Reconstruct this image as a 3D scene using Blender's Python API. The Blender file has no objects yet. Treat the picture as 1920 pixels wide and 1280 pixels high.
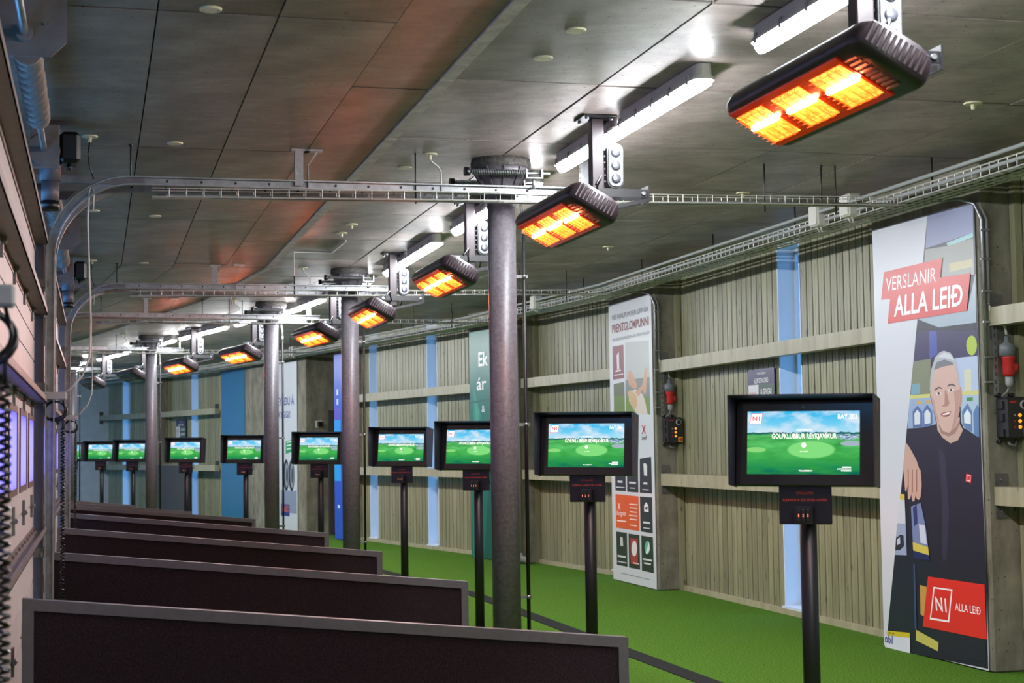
import bpy, math, random
from mathutils import Matrix, Vector
random.seed(7)
R = math.radians
SC = bpy.context.scene
COL = SC.collection

# ------------------------------------------------------------------ camera
def setup_camera():
    cam = bpy.data.cameras.new('camera'); o = bpy.data.objects.new('camera', cam); COL.objects.link(o)
    cam.sensor_width = 36.0; cam.lens = 3050.0 / 1920.0 * 36.0; cam.clip_end = 300; cam.clip_start = 0.05
    th = math.atan(195 / 3050); roll = 0.0144
    w = Vector((0, math.cos(th), math.sin(th))); r0 = Vector((1, 0, 0)); u0 = r0.cross(w)
    c, s = math.cos(roll), math.sin(roll)
    r = c * r0 - s * u0; u = s * r0 + c * u0
    m = Matrix(((r.x, u.x, -w.x, 0), (r.y, u.y, -w.y, 0), (r.z, u.z, -w.z, 1.5), (0, 0, 0, 1)))
    o.matrix_world = m
    cam.dof.use_dof = True; cam.dof.focus_distance = 10.5; cam.dof.aperture_fstop = 6.3
    SC.camera = o
setup_camera()
SC.view_settings.view_transform = 'Standard'; SC.view_settings.look = 'None'
SC.view_settings.gamma = 1.0; SC.view_settings.use_curve_mapping = False
SC.view_settings.exposure = 0.0
SC.cycles.max_bounces = 7; SC.cycles.diffuse_bounces = 4; SC.cycles.glossy_bounces = 3; SC.cycles.transparent_max_bounces = 8; SC.cycles.caustics_reflective = False; SC.cycles.caustics_refractive = False; SC.cycles.sample_clamp_indirect = 6.0
# world: even, cold overcast daylight
WORLD = bpy.data.worlds.new('sky'); SC.world = WORLD; WORLD.use_nodes = True
bg = WORLD.node_tree.nodes['Background']; bg.inputs[0].default_value = (0.17, 0.50, 1.0, 1); bg.inputs[1].default_value = 5.4
TUBE_POWER = 140.0      # brightness of the fluorescent diffusers
ELEMENT_POWER = 480.0   # heater quartz tubes
GLOW_POWER = 2.1       # emission on the heater reflectors, standing in for reflected tube light

# ------------------------------------------------------------------ layout: a bent building, s runs along it, v across it
VC = 2.48
NODES = [(-6.0, 14.4), (16.2, 14.4), (20.03, 26.1), (32.4, 26.1), (36.23, 37.8), (60.0, 37.8)]
def dv(a):
    a = R(a); return Vector((-math.sin(a), math.cos(a))), Vector((math.cos(a), math.sin(a)))
_d, _p = dv(14.4)
PTS = [_p * VC + _d * NODES[0][0]]
for (s0, a0), (s1, a1) in zip(NODES[:-1], NODES[1:]):
    PTS.append(PTS[-1] + dv((a0 + a1) / 2)[0] * (s1 - s0))
def seg(s):
    k = 0
    while k < len(NODES) - 2 and s > NODES[k + 1][0]: k += 1
    return k
def P(s, v, z=0.0):
    k = seg(s); (s0, a0), (s1, a1) = NODES[k], NODES[k + 1]; t = (s - s0) / (s1 - s0)
    q = (PTS[k] + dv(a0)[1] * (v - VC)) * (1 - t) + (PTS[k + 1] + dv(a1)[1] * (v - VC)) * t
    return Vector((q.x, q.y, z))
def ang(s):
    k = seg(s); return (NODES[k][1] + NODES[k + 1][1]) / 2
def frame(a, s_ref, k):            # straight frame of one stretch, may be extended past its ends
    d, p = dv(a); o = PTS[k] - d * s_ref - p * VC
    return lambda s, v, z=0.0: Vector((*(o + d * s + p * v), z))
FA = frame(14.4, -6.0, 0); FC = frame(26.1, 20.03, 2); FE = frame(37.8, 36.23, 4)
AA, AC, AE = 14.4, 26.1, 37.8
BENDS = [16.2, 20.03, 32.4, 36.23]

# ------------------------------------------------------------------ helpers
def lin(c):
    f = lambda x: x / 12.92 if x <= 0.04045 else ((x + 0.055) / 1.055) ** 2.4
    return tuple(f(x / 255.0) for x in c) + (1,)
MATS = {}
def mat(name, col, rough=0.6, metal=0.0, emit=0.0, emit_col=None, spec=0.5, noise=None, bump=None, stretch=(1, 1, 1), coord='Object'):
    """noise=(scale, amount, second colour or None), bump=(scale, strength)"""
    if name in MATS: return MATS[name]
    m = bpy.data.materials.new(name); MATS[name] = m; m.use_nodes = True
    nt = m.node_tree; b = nt.nodes['Principled BSDF']
    b.inputs['Base Color'].default_value = lin(col); b.inputs['Roughness'].default_value = rough
    b.inputs['Metallic'].default_value = metal; b.inputs['Specular IOR Level'].default_value = spec
    if emit:
        b.inputs['Emission Color'].default_value = lin(emit_col or col); b.inputs['Emission Strength'].default_value = emit
    if noise or bump:
        tc = nt.nodes.new('ShaderNodeTexCoord'); mp = nt.nodes.new('ShaderNodeMapping')
        mp.inputs['Scale'].default_value = stretch
        nt.links.new(tc.outputs[coord], mp.inputs[0])
    if noise:
        n = nt.nodes.new('ShaderNodeTexNoise'); n.inputs['Scale'].default_value = noise[0]; n.inputs['Detail'].default_value = 6
        n.inputs['Roughness'].default_value = 0.65
        nt.links.new(mp.outputs[0], n.inputs[0])
        rp = nt.nodes.new('ShaderNodeValToRGB'); a = noise[1]
        c0 = lin(col); c1 = lin(noise[2]) if len(noise) > 2 and noise[2] else tuple(x * (1 - a) for x in c0[:3]) + (1,)
        rp.color_ramp.elements[0].position = 0.36; rp.color_ramp.elements[0].color = c1
        rp.color_ramp.elements[1].position = 0.64; rp.color_ramp.elements[1].color = tuple(min(1, x * (1 + a * 0.35)) for x in c0[:3]) + (1,)
        nt.links.new(n.outputs[0], rp.inputs[0]); nt.links.new(rp.outputs[0], b.inputs['Base Color'])
    if bump:
        n2 = nt.nodes.new('ShaderNodeTexNoise'); n2.inputs['Scale'].default_value = bump[0]; n2.inputs['Detail'].default_value = 4
        nt.links.new(mp.outputs[0], n2.inputs[0])
        bn = nt.nodes.new('ShaderNodeBump'); bn.inputs['Strength'].default_value = bump[1]; bn.inputs['Distance'].default_value = 0.01
        nt.links.new(n2.outputs[0], bn.inputs['Height']); nt.links.new(bn.outputs[0], b.inputs['Normal'])
    return m

class MB:
    def __init__(s): s.v = []; s.f = []; s.sm = set()
    def add(s, vs, fs, smooth=False):
        n = len(s.v); s.v += [tuple(v) for v in vs]
        for f in fs:
            if smooth: s.sm.add(len(s.f))
            s.f.append(tuple(i + n for i in f))
        return s
    def box(s, x0, x1, y0, y1, z0, z1, m=None):
        vs = [(x0, y0, z0), (x1, y0, z0), (x1, y1, z0), (x0, y1, z0), (x0, y0, z1), (x1, y0, z1), (x1, y1, z1), (x0, y1, z1)]
        if m is not None: vs = [m @ Vector(v) for v in vs]
        return s.add(vs, [(0, 3, 2, 1), (4, 5, 6, 7), (0, 1, 5, 4), (1, 2, 6, 5), (2, 3, 7, 6), (3, 0, 4, 7)])
    def hexa(s, q, z0, z1):      # four plan points, extruded
        vs = [(p[0], p[1], z0) for p in q] + [(p[0], p[1], z1) for p in q]
        return s.add(vs, [(0, 3, 2, 1), (4, 5, 6, 7), (0, 1, 5, 4), (1, 2, 6, 5), (2, 3, 7, 6), (3, 0, 4, 7)])
    def rbox(s, x0, x1, y0, y1, z0, z1, b, m=None):   # box with chamfered edges
        b = min(b, (x1 - x0) / 2.01, (y1 - y0) / 2.01, (z1 - z0) / 2.01)
        prof = [(x0 + b, y0), (x1 - b, y0), (x1, y0 + b), (x1, y1 - b), (x1 - b, y1), (x0 + b, y1), (x0, y1 - b), (x0, y0 + b)]
        ins = [(x0 + b, y0 + b), (x1 - b, y0 + b), (x1 - b, y0 + b), (x1 - b, y1 - b), (x1 - b, y1 - b), (x0 + b, y1 - b), (x0 + b, y1 - b), (x0 + b, y0 + b)]
        vs = [(*p, z0) for p in ins] + [(*p, z0 + b) for p in prof] + [(*p, z1 - b) for p in prof] + [(*p, z1) for p in ins]
        if m is not None: vs = [m @ Vector(v) for v in vs]
        fs = [(0, 6, 4, 2) if False else (1, 7, 5, 3)[::1], (25, 27, 29, 31)]
        fs = [(7, 5, 3, 1), (25, 27, 29, 31)]
        for k in range(3):
            for i in range(8):
                j = (i + 1) % 8; fs.append((k * 8 + i, k * 8 + j, k * 8 + 8 + j, k * 8 + 8 + i))
        return s.add(vs, fs)
    def tube(s, path, r, n=8, caps=True, closed=False):
        path = [Vector(p) for p in path]; rings = []; L = len(path)
        up = None
        for i, p in enumerate(path):
            if closed: t = path[(i + 1) % L] - path[i - 1]
            else: t = path[min(i + 1, L - 1)] - path[max(i - 1, 0)]
            t.normalize()
            if up is None:
                up = Vector((0, 0, 1)) if abs(t.z) < 0.9 else Vector((1, 0, 0))
            x = up.cross(t)
            if x.length < 1e-5: x = Vector((1, 0, 0)).cross(t)
            x.normalize(); y = t.cross(x); up = y
            rr = r[i] if isinstance(r, (list, tuple)) else r
            rings.append([p + x * (rr * math.cos(2 * math.pi * k / n)) + y * (rr * math.sin(2 * math.pi * k / n)) for k in range(n)])
        vs = [q for g in rings for q in g]; fs = []
        for i in range(L if closed else L - 1):
            a, b = i * n, ((i + 1) % L) * n
            for k in range(n):
                fs.append((a + k, a + (k + 1) % n, b + (k + 1) % n, b + k))
        s.add(vs, fs, n > 5)
        if caps and not closed:
            m = len(s.v) - len(vs)
            s.f.append(tuple(m + k for k in range(n))[::-1]); s.f.append(tuple(m + (L - 1) * n + k for k in range(n)))
        return s
    def cyl(s, p0, p1, r, n=12): return s.tube([p0, p1], r, n)
    def lathe(s, prof, n=16, m=None):     # profile (r,z) about z
        vs = []
        for r, z in prof:
            for k in range(n): vs.append(Vector((r * math.cos(2 * math.pi * k / n), r * math.sin(2 * math.pi * k / n), z)))
        if m is not None: vs = [m @ v for v in vs]
        fs = []
        for i in range(len(prof) - 1):
            for k in range(n): fs.append((i * n + k, i * n + (k + 1) % n, (i + 1) * n + (k + 1) % n, (i + 1) * n + k))
        L = len(prof)
        s.add(vs, fs, True); mm = len(s.v) - len(vs)
        s.f.append(tuple(mm + k for k in range(n))[::-1]); s.f.append(tuple(mm + (L - 1) * n + k for k in range(n)))
        return s
    def poly(s, pts, z=0.0, th=0.0):      # flat polygon in XY, optionally extruded down by th
        n = len(pts)
        area = sum(pts[i][0] * pts[(i + 1) % n][1] - pts[(i + 1) % n][0] * pts[i][1] for i in range(n))
        if area < 0: pts = pts[::-1]
        vs = [(p[0], p[1], z) for p in pts]; fs = [tuple(range(n))]
        if th:
            vs += [(p[0], p[1], z - th) for p in pts]; fs.append(tuple(range(n, 2 * n))[::-1])
            for i in range(n): fs.append((i, n + i, n + (i + 1) % n, (i + 1) % n))
        return s.add(vs, fs)
    def mesh(s, name):
        me = bpy.data.meshes.new(name); me.from_pydata(s.v, [], s.f)
        if s.sm:
            for i, p in enumerate(me.polygons): p.use_smooth = i in s.sm
        me.update(); return me
    def build(s, name, m, parent=None, loc=None, rz=None):
        me = s.mesh(name); me.materials.append(m); return put(name, me, parent, loc, rz)
def put(name, me, parent=None, loc=None, rz=None):
    o = bpy.data.objects.new(name, me); COL.objects.link(o)
    if parent is not None: o.parent = parent
    if loc is not None: o.location = loc
    if rz is not None: o.rotation_euler = (0, 0, R(rz))
    return o
def tag(o, label=None, cat=None, group=None, kind=None):
    if label: o['label'] = label
    if cat: o['category'] = cat
    if group: o['group'] = group
    if kind: o['kind'] = kind
    return o
def empty(name, loc=(0, 0, 0), rz=0.0):
    o = bpy.data.objects.new(name, None); COL.objects.link(o); o.location = loc; o.rotation_euler = (0, 0, R(rz)); o.empty_display_size = 0.1
    return o
def dup(root, loc=None, rz=None):
    r = root.copy(); COL.objects.link(r)
    if loc is not None: r.location = loc
    if rz is not None: r.rotation_euler = (0, 0, R(rz))
    for ch in list(root.children):
        c = ch.copy(); COL.objects.link(c); c.parent = r
        for g in list(ch.children):
            e = g.copy(); COL.objects.link(e); e.parent = c
    return r
TEXTS = {}
def text_mesh(s, bold=0.0, shear=0.0):
    k = (s, bold, shear)
    if k in TEXTS: return TEXTS[k]
    cu = bpy.data.curves.new('lettering', 'FONT'); cu.body = s; cu.offset = bold; cu.shear = shear; cu.resolution_u = 3
    o = bpy.data.objects.new('lettering', cu); COL.objects.link(o)
    dg = bpy.context.evaluated_depsgraph_get(); me = bpy.data.meshes.new_from_object(o.evaluated_get(dg))
    COL.objects.unlink(o); bpy.data.objects.remove(o)
    xs = [v.co.x for v in me.vertices]; ys = [v.co.y for v in me.vertices]
    x0, x1, y0, y1 = min(xs), max(xs), min(ys), max(ys)
    for v in me.vertices: v.co.x = (v.co.x - (x0 + x1) / 2) / (x1 - x0); v.co.y = (v.co.y - (y0 + y1) / 2) / (y1 - y0); v.co.z = 0
    TEXTS[k] = me; return me
def lettering(s, cx, cy, w, h, m, parent, z=0.004, rot=0.0, bold=0.0, shear=0.0, name='lettering'):
    me = text_mesh(s, bold, shear); key = ('m', s, bold, shear, m.name)
    if key not in TEXTS:
        c = me.copy(); c.materials.clear(); c.materials.append(m); TEXTS[key] = c
    o = put(name, TEXTS[key], parent); o.location = (cx, cy, z); o.rotation_euler = (0, 0, R(rot)); o.scale = (w, h, 1)
    return o
ORD = ['first', 'second', 'third', 'fourth', 'fifth', 'sixth', 'seventh', 'eighth', 'ninth', 'tenth', 'eleventh', 'twelfth', 'thirteenth', 'fourteenth',
       'fifteenth', 'sixteenth', 'seventeenth', 'eighteenth', 'nineteenth', 'twentieth', 'twenty-first', 'twenty-second', 'twenty-third', 'twenty-fourth', 'twenty-fifth', 'twenty-sixth', 'twenty-seventh', 'twenty-eighth', 'twenty-ninth', 'thirtieth']

# ------------------------------------------------------------------ materials
def concrete(name, col, dark, rough=0.5, spec=0.5, stretch=(1, 1, 1)):
    m = mat(name, col, rough, noise=(2.2, 0.3, dark), bump=(60, 0.10), spec=spec, stretch=stretch)
    nt = m.node_tree; b = nt.nodes['Principled BSDF']; rp = b.inputs['Base Color'].links[0].from_node
    # faint formwork streaks and dark pits
    tc = [n for n in nt.nodes if n.type == 'TEX_COORD'][0]
    mp = nt.nodes.new('ShaderNodeMapping'); mp.inputs['Scale'].default_value = (2.5, 9, 2.5); nt.links.new(tc.outputs['Object'], mp.inputs[0])
    n = nt.nodes.new('ShaderNodeTexNoise'); n.inputs['Scale'].default_value = 1.6; n.inputs['Detail'].default_value = 5; nt.links.new(mp.outputs[0], n.inputs[0])
    mr = nt.nodes.new('ShaderNodeMapRange'); mr.inputs[1].default_value = 0.3; mr.inputs[2].default_value = 0.7; mr.inputs[3].default_value = 0.86; mr.inputs[4].default_value = 1.1
    nt.links.new(n.outputs[0], mr.inputs[0])
    vo = nt.nodes.new('ShaderNodeTexNoise'); vo.inputs['Scale'].default_value = 34; vo.inputs['Detail'].default_value = 1; nt.links.new(tc.outputs['Object'], vo.inputs[0])
    m2 = nt.nodes.new('ShaderNodeMapRange'); m2.inputs[1].default_value = 0.27; m2.inputs[2].default_value = 0.31; m2.inputs[3].default_value = 0.35; m2.inputs[4].default_value = 1.0
    nt.links.new(vo.outputs[0], m2.inputs[0])
    mu = nt.nodes.new('ShaderNodeMath'); mu.operation = 'MULTIPLY'; nt.links.new(mr.outputs[0], mu.inputs[0]); nt.links.new(m2.outputs[0], mu.inputs[1])
    mx = nt.nodes.new('ShaderNodeMix'); mx.data_type = 'RGBA'; mx.blend_type = 'MULTIPLY'; mx.inputs[0].default_value = 1.0
    nt.links.new(rp.outputs[0], mx.inputs['A']); nt.links.new(mu.outputs[0], mx.inputs['B']); nt.links.new(mx.outputs['Result'], b.inputs['Base Color'])
    return m
CEIL = concrete('ceiling_concrete', (138, 132, 122), (108, 103, 94), rough=0.44, spec=0.38)
CEIL2 = concrete('ceiling_concrete_brown', (126, 117, 104), (98, 90, 79), rough=0.44, spec=0.38)
CEIL3 = concrete('ceiling_concrete_grey', (166, 153, 147), (132, 121, 116), rough=0.44, spec=0.38)
PIERM = concrete('pier_concrete', (138, 134, 118), (104, 100, 86), rough=0.75, spec=0.3, stretch=(2, 2, 1))
STRIPM = mat('joint_mortar', (190, 180, 170), 0.8, noise=(9, 0.3))
TURF = mat('artificial_turf', (88, 131, 38), 0.95, noise=(75, 0.6, (42, 74, 17)), bump=(110, 1.0), spec=0.1)
LINEM = mat('dark_turf_line', (52, 56, 54), 0.95, noise=(220, 0.5, (28, 30, 30)), bump=(260, 0.8), spec=0.1)
def board_mat(name, col, dark):
    m = mat(name, col, 0.34, noise=(2.0, 0.2, dark), bump=(30, 0.15), stretch=(5, 5, 0.5), spec=0.45)
    nt = m.node_tree; b = nt.nodes['Principled BSDF']; rp = b.inputs['Base Color'].links[0].from_node
    oi = nt.nodes.new('ShaderNodeObjectInfo'); tc = [n for n in nt.nodes if n.type == 'TEX_COORD'][0]; mp = [n for n in nt.nodes if n.type == 'MAPPING'][0]
    ad = nt.nodes.new('ShaderNodeVectorMath'); ad.operation = 'ADD'
    cb = nt.nodes.new('ShaderNodeCombineXYZ'); mu = nt.nodes.new('ShaderNodeMath'); mu.operation = 'MULTIPLY'; mu.inputs[1].default_value = 37
    nt.links.new(oi.outputs['Random'], mu.inputs[0]); nt.links.new(mu.outputs[0], cb.inputs[2]); nt.links.new(mu.outputs[0], cb.inputs[0])
    nt.links.new(tc.outputs['Object'], ad.inputs[0]); nt.links.new(cb.outputs[0], ad.inputs[1]); nt.links.new(ad.outputs[0], mp.inputs[0])
    # knots
    mp2 = nt.nodes.new('ShaderNodeMapping'); mp2.inputs['Scale'].default_value = (9, 9, 4); nt.links.new(ad.outputs[0], mp2.inputs[0])
    vo = nt.nodes.new('ShaderNodeTexVoronoi'); vo.inputs['Scale'].default_value = 1.0; nt.links.new(mp2.outputs[0], vo.inputs[0])
    m2 = nt.nodes.new('ShaderNodeMapRange'); m2.inputs[1].default_value = 0.06; m2.inputs[2].default_value = 0.16; m2.inputs[3].default_value = 0.45; m2.inputs[4].default_value = 1.0
    nt.links.new(vo.outputs['Distance'], m2.inputs[0])
    m3 = nt.nodes.new('ShaderNodeMapRange'); m3.inputs[3].default_value = 0.84; m3.inputs[4].default_value = 1.1; nt.links.new(oi.outputs['Random'], m3.inputs[0])
    m4 = nt.nodes.new('ShaderNodeMath'); m4.operation = 'MULTIPLY'; nt.links.new(m2.outputs[0], m4.inputs[0]); nt.links.new(m3.outputs[0], m4.inputs[1])
    mx = nt.nodes.new('ShaderNodeMix'); mx.data_type = 'RGBA'; mx.blend_type = 'MULTIPLY'; mx.inputs[0].default_value = 1.0
    nt.links.new(rp.outputs[0], mx.inputs['A']); nt.links.new(m4.outputs[0], mx.inputs['B']); nt.links.new(mx.outputs['Result'], b.inputs['Base Color'])
    return m
BOARD = board_mat('khaki_boards', (147, 145, 114), (128, 125, 96))
GIRT = board_mat('khaki_beam', (166, 160, 132), (150, 143, 115))
BACK = mat('dark_backing', (44, 40, 32), 0.9)
STEELC = mat('column_paint', (104, 100, 106), 0.42, noise=(45, 0.22, (86, 80, 84)), bump=(150, 0.10), spec=0.5)
GALV = mat('galvanised_steel', (160, 162, 164), 0.38, 0.85, noise=(14, 0.25))
GALVD = mat('dull_galvanised', (122, 120, 120), 0.5, 0.7, noise=(12, 0.25))
WIRE = mat('tray_wire', (206, 204, 196), 0.45, 0.3)
BLACK = mat('black_metal', (20, 19, 22), 0.45)
BLACKP = mat('black_plastic', (14, 14, 17), 0.35)
MAROON = mat('heater_housing', (42, 30, 35), 0.42, noise=(60, 0.15))
WHITEP = mat('white_plastic', (198, 196, 184), 0.55)
CREAM = mat('cream_plastic', (206, 200, 168), 0.6)
GREYP = mat('grey_plastic', (150, 152, 150), 0.5)
CABLEW = mat('white_cable', (196, 194, 186), 0.6)
CABLEG = mat('grey_cable', (128, 126, 126), 0.6)
DOORM = mat('door_skin', (176, 166, 164), 0.5, noise=(6, 0.10), bump=(120, 0.05))
STRUT = mat('door_strut', (120, 108, 104), 0.45, 0.35, noise=(7, 0.2))
JAMBM = mat('door_post', (104, 92, 94), 0.5, 0.2, noise=(5, 0.2))
GEARP = mat('gear_plate', (104, 97, 94), 0.7, noise=(9, 0.2))
FRAMEM = mat('partition_frame', (96, 92, 99), 0.42, 0.35, noise=(30, 0.12))
FELT = mat('partition_felt', (47, 38, 42), 0.95, noise=(160, 0.5, (27, 21, 25)), bump=(220, 0.6), spec=0.1)
WHITEPAINT = mat('white_paint', (206, 216, 226), 0.5)
RED = mat('plug_red', (178, 34, 32), 0.4)
def tube_mat():
    return mat('tube_light', (255, 255, 255), 0.5, emit=TUBE_POWER, emit_col=(247, 250, 255))
LIT = tube_mat()
def emissive(name, col, k): return mat(name, col, 0.6, emit=k, emit_col=col)
PANE = bpy.data.materials.new('window_glass'); PANE.use_nodes = True
def _pane():
    nt = PANE.node_tree; nt.nodes.clear()
    out = nt.nodes.new('ShaderNodeOutputMaterial'); tr = nt.nodes.new('ShaderNodeBsdfTransparent'); gl = nt.nodes.new('ShaderNodeBsdfGlossy'); mx = nt.nodes.new('ShaderNodeMixShader')
    tr.inputs[0].default_value = (0.93, 0.97, 1, 1); gl.inputs['Roughness'].default_value = 0.08; mx.inputs[0].default_value = 0.07
    nt.links.new(tr.outputs[0], mx.inputs[1]); nt.links.new(gl.outputs[0], mx.inputs[2]); nt.links.new(mx.outputs[0], out.inputs[0])
_pane()
FROST = bpy.data.materials.new('frosted_acrylic'); FROST.use_nodes = True
def _frost():
    nt = FROST.node_tree; nt.nodes.clear()
    out = nt.nodes.new('ShaderNodeOutputMaterial'); tr = nt.nodes.new('ShaderNodeBsdfTranslucent'); gl = nt.nodes.new('ShaderNodeBsdfGlossy'); mx = nt.nodes.new('ShaderNodeMixShader')
    tr.inputs[0].default_value = (0.90, 0.27, 0.60, 1); gl.inputs['Roughness'].default_value = 0.15; mx.inputs[0].default_value = 0.12
    nt.links.new(tr.outputs[0], mx.inputs[1]); nt.links.new(gl.outputs[0], mx.inputs[2]); nt.links.new(mx.outputs[0], out.inputs[0])
_frost()

# ------------------------------------------------------------------ floor and ceiling
ZC = 3.3
VL, VR = -0.62, 8.8
SEND = 39.3
def sgrid(a, b): return sorted({a, b, *[x for x in BENDS if a < x < b]})
def strip(mb, sa, sb, va, vb, z0, z1, zfun=None):
    ss = sgrid(sa, sb)
    for a, b in zip(ss[:-1], ss[1:]):
        mb.hexa([P(a, va), P(a, vb), P(b, vb), P(b, va)], z0, z1)
m = MB(); strip(m, -5.5, SEND + 0.5, VL, VR, -0.12, 0.0)
floor = tag(m.build('floor', TURF), 'bright green artificial turf floor', kind='structure')
m = MB()
_ss = sgrid(-5.5, SEND - 0.2)
for a, b in zip(_ss[:-1], _ss[1:]): m.hexa([P(a, 3.65), P(a, 3.80), P(b, 3.80), P(b, 3.65)], -0.01, 0.006)
tag(m.build('trim_1', LINEM), 'dark grey line inlaid along the green turf', kind='structure')
m = MB(); strip(m, -5.5, SEND + 0.5, VL, VR, ZC + 0.025, ZC + 0.25)
ceiling = tag(m.build('ceiling', mat('ceiling_joint', (44, 40, 36), 0.9)), 'cast concrete ceiling with dark board joints', kind='structure')
rowsL = [(-0.6, 0.241), (0.248, 0.736), (0.743, 1.236), (1.239, 1.627)]
rowsR = [(1.707, 2.444), (2.456, 4.05), (4.055, 4.777), (4.784, 5.92)]
def cuts(lo, hi, ph, per):
    c = [lo]; x = ph
    while x < hi:
        if x > lo + 0.3: c.append(x)
        x += per
    c.append(hi); c2 = sorted(set(c + [b for b in BENDS if lo < b < hi])); out = [c2[0]]
    for x in c2[1:]:
        if x - out[-1] > 0.35 or x in BENDS or x == hi: out.append(x)
    return out
def panel(s0, s1, va, vb, m_, dz):
    g = 0.011
    c = (P(s0, (va + vb) / 2) + P(s1, (va + vb) / 2)) / 2
    mb = MB(); mb.hexa([P(s0 + g, va) - c, P(s0 + g, vb) - c, P(s1 - g, vb) - c, P(s1 - g, va) - c], 0, 0.027 + dz)
    return mb.build('ceiling_panel', m_, ceiling, (c.x, c.y, ZC - dz))
for k, (va, vb) in enumerate(rowsL):
    cc = cuts(-5.5, SEND + 0.5, -5.65 + (0.0 if k < 3 else 1.25), 3.09)
    for a, b in zip(cc[:-1], cc[1:]): panel(a, b, va, vb, random.choice([CEIL, CEIL, CEIL2]) if k < 3 else CEIL2, random.uniform(0, 0.003))
for k, (va, vb) in enumerate(rowsR):
    cc = cuts(-5.5, SEND + 0.5, -4.73 + 0.02 * k, 1.553)
    for a, b in zip(cc[:-1], cc[1:]): panel(a, b, va, vb, random.choice([CEIL3, CEIL3, CEIL]), random.uniform(0, 0.003))
cc = cuts(-5.5, SEND + 0.5, -4.73, 1.553)
for a, b in zip(cc[:-1], cc[1:]): 
    o = panel(a, b, 1.632, 1.70, STRIPM, 0.012); o.name = 'joint_strip'

# ------------------------------------------------------------------ boarded wall with piers, beams and window slots
VB = 5.86
wb = MB(); windows = []; modules = []
def module(pa, pb, wins, name):
    """straight boarded stretch from pa to pb (near to far); wins = list of (t0,t1) distances from pa"""
    d = pb - pa; L = d.length; d = d / L; n = Vector((d.y, -d.x, 0))       # n points outward (+v)
    az = math.degrees(math.atan2(-d.x, d.y))
    modules.append((pa, d, n, L, az, wins))
    return modules[-1]
wall_right = empty('wall_right'); tag(wall_right, 'khaki boarded outer wall with concrete piers and beams', kind='structure')
BOARD_MESH = {}
def board(width, z0, z1):
    k = (round(width, 3), round(z0, 2), round(z1, 2))
    if k not in BOARD_MESH:
        w = width - 0.018; g = 0.005; mb = MB()
        # tongue and groove plank: two faces with a fine bead between them
        prof = [(-w / 2, 0.02), (-w / 2, 0.004), (-w / 2 + g, 0), (-0.004, 0), (0, 0.004), (0.004, 0), (w / 2 - g, 0), (w / 2, 0.004), (w / 2, 0.02)]
        vs = [(x, y, z0) for y, x in [(b, a) for a, b in prof]]
        vs = [(b, a, z0) for a, b in prof] + [(b, a, z1) for a, b in prof]; n = len(prof); fs = []
        for i in range(n - 1): fs.append((i, i + 1, n + i + 1, n + i))
        mb.add(vs, fs); me = mb.mesh('board'); me.materials.append(BOARD); BOARD_MESH[k] = me
    return BOARD_MESH[k]
def fill(pa, d, n, az, t0, t1, z0=0.03, z1=3.3):
    N = max(1, round((t1 - t0) / 0.12)); w = (t1 - t0) / N
    for i in range(N):
        c = pa + d * (t0 + (i + 0.5) * w); o = put('board', board(w, z0, z1), wall_right); o.location = (c.x, c.y, 0); o.rotation_euler = (0, 0, R(az))
def at(mod, t, off, z=0): pa, d, n = mod[0], mod[1], mod[2]; q = pa + d * t + n * off; return Vector((q.x, q.y, z))
WN = [0]
def build_module(mod):
    pa, d, n, L, az, wins = mod
    edges = [0] + [x for w in wins for x in w] + [L]
    for a, b in zip(edges[0::2], edges[1::2]):
        fill(pa, d, n, az, a, b)
        wb.hexa([at(mod, a, 0.022), at(mod, a, 0.16), at(mod, b, 0.16), at(mod, b, 0.022)], 0, 3.34)
    for a, b in wins:
        WN[0] += 1; nm = 'window_%d' % WN[0]; W = b - a
        rt = empty(nm, at(mod, (a + b) / 2, 0, 0.0), az)
        tag(rt, 'tall narrow window slot number %s from the camera end' % ORD[WN[0] - 1], kind='structure')
        h = W / 2; dp = 0.30
        for y0, y1 in ((-h, -h + 0.02), (h - 0.02, h)): MB().box(-0.004, dp, y0, y1, 0.06, 3.2).build('jamb', WHITEPAINT, rt)
        MB().box(-0.004, dp, -h, h, 3.2, 3.34).build('lintel', WHITEPAINT, rt)
        MB().box(-0.03, dp, -h, h, 0.0, 0.07).build('sill', WHITEPAINT, rt)
        fr = MB()
        for y0, y1 in ((-h + 0.02, -h + 0.055), (h - 0.055, h - 0.02)): fr.box(0.15, 0.20, y0, y1, 0.07, 3.2)
        fr.box(0.15, 0.20, -h + 0.02, h - 0.02, 0.07, 0.12); fr.box(0.15, 0.20, -h + 0.02, h - 0.02, 3.15, 3.2)
        f = fr.build('window_frame', WHITEPAINT, rt)
        MB().box(0.172, 0.178, -h + 0.05, h - 0.05, 0.115, 3.155).build('pane', PANE, f)
    # two timber beams with steel angles, and the low base rail
    for z in (1.07, 2.23):
        MB().box(0, 0.11, 0.004, L - 0.004, z, z + 0.12).build('beam', GIRT, wall_right, (*at(mod, 0, -0.235).xy, 0), az)
        for t, sg in ((L - 0.06, 1), (0.0, -1)):
            for zz in (z + 0.12, z - 0.085):
                br = MB().box(0.0, 0.09, 0.05, 0.058, zz, zz + 0.085) if sg > 0 else MB().box(0.0, 0.09, 0.002, 0.01, zz, zz + 0.085)
                br.cyl((0.045, 0.05 if sg > 0 else 0.01, zz + 0.042), (0.045, 0.04 if sg > 0 else 0.02, zz + 0.042), 0.013, 6)
                br.build('angle_bracket', GALVD, wall_right, (*at(mod, t, -0.225).xy, 0), az)
    bb = MB().box(-0.035, 0.0, 0, L, 0.0, 0.05)
    tag(bb.build('baseboard_right', GIRT, None, (*pa.xy, 0), az), 'low khaki base rail under the boards', kind='structure')
M0 = module(FA(2.0, VB), FA(9.45, VB), [(3.2, 3.68)], 'near')
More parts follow.
